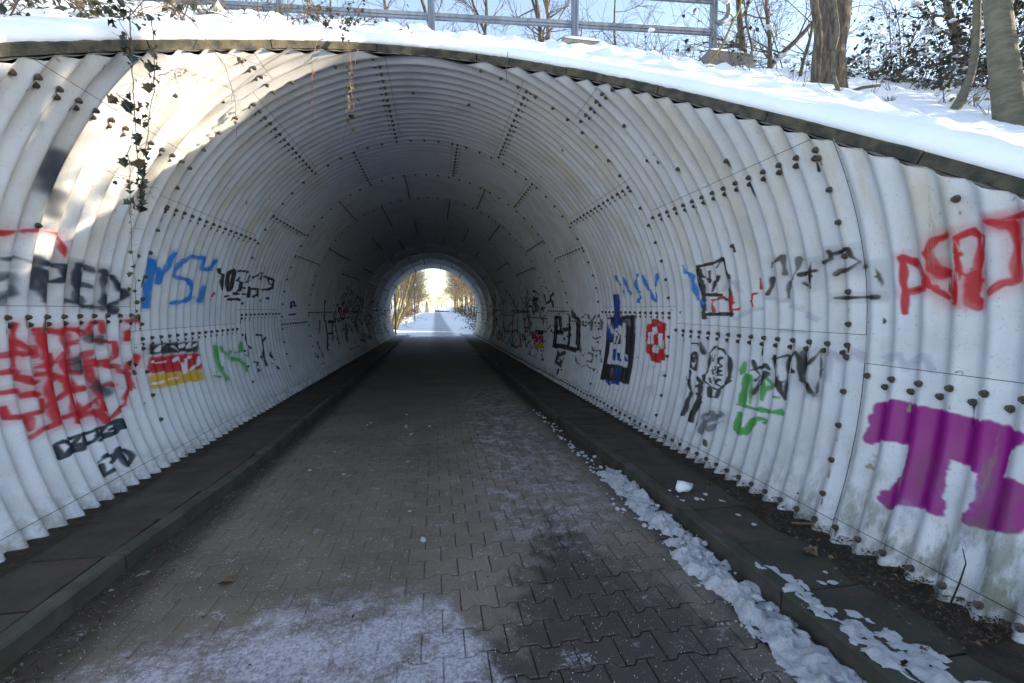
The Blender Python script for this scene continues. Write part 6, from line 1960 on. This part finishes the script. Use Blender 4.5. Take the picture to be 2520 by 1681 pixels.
# grass tufts, cone of snow, fallen wood
def tuft(x, y, h, n, seed, label, mat='grass', snow=False):
    rng = random.Random(seed); z = ez(x, y); e = empty('grass_tuft', (x, y, z)); tag(e, label, 'grass'); mb = MB()
    for i in range(n):
        a = rng.random() * 6.28; r = rng.random() * h * 0.35; p = Vector((r * math.cos(a), r * math.sin(a), -0.02)); d = Vector((math.cos(a) * .4, math.sin(a) * .4, 1)).normalized(); L = h * rng.uniform(.5, 1)
        q = p + d * L * 0.6; w = p + d * L + Vector((math.cos(a), math.sin(a), -0.3)) * L * 0.2; s = Vector((-math.sin(a), math.cos(a), 0)) * 0.003
        mb.add([p - s, p + s, q + s, q - s, w], [(0, 1, 2, 3), (3, 2, 4)])
    mb.build('blades', M[mat], e)
    if snow:
        import bmesh
        P = np.zeros((18, 9, 3))
        for i in range(18):
            for j in range(9):
                a = i / 17 * 2 * math.pi; u = j / 8; r = snow * (0.10 + 1.5 * u ** 1.3); zz = snow * (1.5 * (1 - u) ** 1.6) - 0.02
                if math.sin(a) < -0.3 and u > .25: zz += 0.02; r *= 0.9
                P[i, j] = (r * math.cos(a) * (0 if j == 0 else 1), r * math.sin(a) * (0 if j == 0 else 1) + 0.10 * snow + 0.06, zz * (1 + .1 * math.sin(a * 3)))
        grid_mesh('snow_cap', P, M['snow'], e, flip=True)
tuft(-2.30, 5.62, 0.20, 130, 1, 'dry grass tuft under a pointed cap of snow on the upper left bank', snow=0.17)
tuft(-1.05, 5.75, 0.12, 50, 2, 'small grass tuft with a little snow hood near the crown', snow=0.08)
for i, (px, py, Y, h, lab) in enumerate(((2058, 258, 5.25, 0.16, 'grass tuft bowed under snow in front of the stout trunk'), (2185, 268, 5.05, 0.15, 'frosted grass tuft below the small ivy clump'), (1915, 232, 5.3, 0.10, 'few grass blades left of the young tree'), (1745, 203, 6.1, 0.11, 'grass tuft in the snow below the right footing'), (1500, 155, 6.9, 0.09, 'grass blades in the snow between the footings'))):
    p = wpt(px, py, Y); tuft(p.x, Y, h, 70, 20 + i, lab)
p = wpt(2075, 232, 5.45); q = wpt(2165, 210, 5.6)
mb = MB(); mb.tube([p, p.lerp(q, .5) + Vector((0, 0, .025)), q], [0.022, 0.022, 0.018], 8)
tag(mb.build('fallen_branch', M['bark']), 'short fallen branch lying on the snow right of the sapling', 'branch')
p = wpt(1728, 172, 6.6); mb = MB()
mb.tube([p + Vector((0, 0, -.1)), wpt(1737, 160, 6.6), wpt(1775, 118, 6.6), wpt(1800, 60, 6.6), wpt(1820, 25, 6.6), wpt(1828, -20, 6.6)], [0.022, 0.020, 0.018, 0.016, 0.013, 0.01], 7)
mb.tube([wpt(1737, 164, 6.6), wpt(1727, 148, 6.6), wpt(1720, 138, 6.6)], [0.014, 0.012, 0.010], 6)
mb.tube([wpt(1806, 46, 6.6), wpt(1795, 33, 6.6), wpt(1775, 29, 6.6), wpt(1753, 29, 6.6)], [0.010, 0.009, 0.007, 0.004], 6)
tag(mb.build('bare_shrub', M['gold_bark']), 'bare forked shrub stem rising in front of the right footing', 'shrub')
p = wpt(1560, 170, 6.8); mb = MB(); mb.tube([wpt(1578, 212, 6.3), wpt(1582, 160, 6.35), wpt(1590, 140, 6.4)], [0.004, 0.004, 0.003], 5); mb.tube([wpt(1583, 152, 6.3), wpt(1572, 140, 6.4)], 0.003, 4)
tag(mb.build('stalk', M['twig']), 'thin dead stalk in the snow above the coping', 'stalk')
mb = MB(); mb.tube([wpt(1248, 205, 4.55), wpt(1246, 170, 4.55), wpt(1250, 128, 4.6)], [0.003, 0.004, 0.004], 5)
tag(mb.build('stalk', M['twig']), 'thin dead stalk hanging across the coping right of the crown', 'stalk')

rs = random.Random(44)
for i in range(16):
    Y_ = rs.uniform(4.0, 7.2); x_ = rs.uniform(2.2, 7.0)
    if Y_ < float(MC + MK * 2.4) and x_ < 2.4: continue
    mb = MB(); p = Vector((x_, Y_, ez(x_, Y_) - 0.02))
    for k in range(rs.randint(1, 4)):
        q, _ = wander(p, (rs.gauss(0, .5), rs.gauss(0, .4), 1), rs.uniform(0.12, 0.55), 5, rs, 0.25); mb.tube(q, [0.004, 0.0035, 0.003, 0.0025, 0.002, 0.0015], 4, False)
    tag(mb.build('dead_stalk', M['twig']), 'thin dead stalks poking through the snow above the coping', 'stalk', 'dead stalks in the snow')
# ------------------------------------------------------------------ beyond the far mouth
def gp(x, y): return (x, y, gz(x, y) - 0.02)
def pole(name, x, y, h, r, mat, label, band=False, head=True):
    e = empty(name, gp(x, y)); tag(e, label, 'lamp post')
    mb = MB(); mb.tube([(0, 0, -0.1), (0, 0, h * .5), (0, 0, h)], [r, r * .9, r * .75], 10); mb.build('pole', M[mat], e, True)
    if band:
        mb = MB(); mb.tube([(0, 0, 2.75), (0, 0, 2.87)], r * 1.12, 10); mb.tube([(-0.25, 0, 2.86), (0, 0, 2.82)], 0.02, 5); mb.build('band', M['white'], e)
    if head:
        mb = MB(); mb.tube([(0, 0, h), (0, 0, h + .12), (0, 0, h + .32), (0, 0, h + .38)], [0.08, 0.2, 0.24, 0.05], 10); mb.build('lamp_head', M['galv'], e)
pole('lamp_post', -2.62, 31.5, 5.0, 0.062, 'lamp_green', 'green lamp post at the left edge of the far tunnel mouth', True)
pole('lamp_post', -2.55, 60, 4.5, 0.055, 'stone_dark', 'thin dark lamp post on the left of the snowy path')
vars_ = [bare_tree('far', 9 + i, 0.15, 700 + i, 3, 6, (0.12 * (i % 3 - 1), 0), ('gold_bark' if i % 2 else 'bark', 'gold_twig' if i % 3 else 'twig'), 0.10, 0.8, 0.010) for i in range(5)]
rng = random.Random(31)
n = 0
for side in (-1, 1):
    for i in range(24):
        y = 37 + i * 4.6 + rng.uniform(-1.5, 1.5); x = side * (4.6 + rng.uniform(0, 1.2)) + 0.4
        lab = 'bare tree in the row %s the snowy path beyond the tunnel' % ('left of' if side < 0 else 'right of')
        place_tree('path_tree', gp(x, y), vars_[rng.randrange(5)], lab, 'bare trees %s the far path' % ('left of' if side < 0 else 'right of'), rng.random() * 6.28, rng.uniform(0.75, 1.05))
    for i in range(16 if side < 0 else 40):
        y = (40 + i * 7 if side < 0 else 24 + i * 3.2) + rng.uniform(-2, 2); x = side * (8 + rng.uniform(0, 6 if side < 0 else 14))
        place_tree('wood_tree', gp(x, y), vars_[rng.randrange(5)], 'bare tree deeper in the wood %s the far path' % ('left of' if side < 0 else 'right of'), 'bare trees in the wood %s the far path' % ('left of' if side < 0 else 'right of'), rng.random() * 6.28, rng.uniform(0.8, 1.2))
for i in range(26):
    x = -27 + i * 2.1 + rng.uniform(-.8, .8); y = rng.uniform(150, 190)
    place_tree('distant_tree', gp(x, y), vars_[rng.randrange(5)], 'hazy bare tree in the far line that closes the path', 'bare trees closing the path', rng.random() * 6, rng.uniform(0.8, 1.3) * (0.45 if -6 < x < 9 else 1))
def leaning(name, x, y, pts, r, mat, label):
    e = empty(name, gp(x, y)); tag(e, label, 'tree'); mb = MB(); mb.tube(pts, r, 8); mb.build('trunk', M[mat], e, True)
    tw = MB(); rg_ = random.Random(int(x * 100)); 
    for k in range(10):
        q = Vector(pts[-2]).lerp(Vector(pts[-1]), rg_.random()); grow(tw, q, (rg_.gauss(0, 1), rg_.gauss(0, 1), 1), 2.2, 0.03, 2, rg_, 5, 0.25, 0.1, 0.8, None, 4, 0.01)
    tw.build('crown', M['gold_twig'], e)
leaning('leaning_tree', -3.3, 38, [(0, 0, -.2), (0.2, 0, 0.5), (0.65, 0, 1.8), (1.2, 0, 3.6), (1.7, 0, 5.6), (2.0, 0, 7.5)], [0.17, 0.13, 0.10, 0.09, 0.07, 0.05], 'gold_bark', 'trunk tinted sun-gold leaning right behind the green lamp post')
leaning('leaning_tree', -3.25, 38.3, [(0, 0, -.2), (0.4, 0, 0.7), (1.0, 0, 2.0), (1.6, 0, 3.8), (2.2, 0, 6.4)], [0.12, 0.10, 0.085, 0.07, 0.05], 'gold_bark', 'second golden trunk leaning right, lower than its neighbour')
leaning('leaning_tree', -3.6, 40, [(0, 0, -.2), (0.2, 0, 1.2), (0.55, 0, 2.6), (0.6, 0, 4.2), (0.55, 0, 6.5)], [0.11, 0.09, 0.08, 0.07, 0.05], 'gold_bark', 'upright golden trunk between the lamp post and the leaning trunks')
leaning('leaning_tree', 4.25, 42, [(0.3, 0, -.2), (0.1, 0, 1.4), (-0.15, 0, 3.0), (-0.35, 0, 5.5)], [0.13, 0.10, 0.09, 0.06], 'bark', 'dark trunk leaning left on the right side of the path')
leaning('leaning_tree', 3.7, 41, [(0.35, 0, -.2), (0.15, 0, 1.0), (-0.05, 0, 2.6), (-0.15, 0, 5.5)], [0.10, 0.08, 0.07, 0.05], 'bark', 'slimmer dark trunk nearest the path on its right side')
for i in range(16):
    side = -1 if i % 2 else 1; y = 36 + i * 5.2; x = side * (4.6 + 0.02 * i + rng.uniform(-.2, .5)) + .3
    bramble('undergrowth', (x, y), 1.3, 1.8, 1.5, 46, 60 if side > 0 and i < 6 else 14, 900 + i, 'brown undergrowth bordering the path beyond the tunnel', 'leaf_dark' if side > 0 else 'leaf_bronze', 0.12, 5, stem_r=0.02, arch=0.8, group='undergrowth along the far path', zb=gz(x, y))
bramble('undergrowth', (3.6, 36.5), 0.7, 1.2, 0.8, 36, 260, 950, 'dark leafy undergrowth by the right side of the far mouth', 'leaf_dark', 0.12, 5, stem_r=0.014, arch=0.9, zb=gz(3.6, 36.5))
# conifer and boulders at the end of the path
e = empty('conifer', gp(-1.9, 112)); tag(e, 'small yellow green conifer at the far end of the path', 'conifer')
mb = MB(); mb.tube([(0, 0, -.1), (0, 0, 2.2)], [0.08, 0.02], 6); mb.build('trunk', M['twig'], e)
mb = MB(); rc = random.Random(2)
for i in range(900):
    z = 2.6 * rc.random() ** 1.0; r = 0.55 * (1.05 - z / 2.6) ** 0.6 * rc.random() ** .4; a = rc.random() * 6.28
    leaf_at(mb, Vector((r * math.cos(a), r * math.sin(a), z)), 0.14, rc, 0.3)
mb.build('foliage', M['leaf_gold'], e)
for i, (x, s) in enumerate(((-0.1, .34), (0.5, .40), (1.1, .28), (1.6, .30), (2.1, .26), (2.6, .25), (3.1, .22))):
    o = link('boulder', lump_mesh(rng, 1.0, M['stone_dark'], 0.8)); o.location = (x + .4, 118 + rng.uniform(-.5, .5), gz(x, 118) + s * .3); o.scale = (s, s, s)
    tag(o, 'dark boulder in the row across the end of the path', 'boulder', 'boulders closing the path')
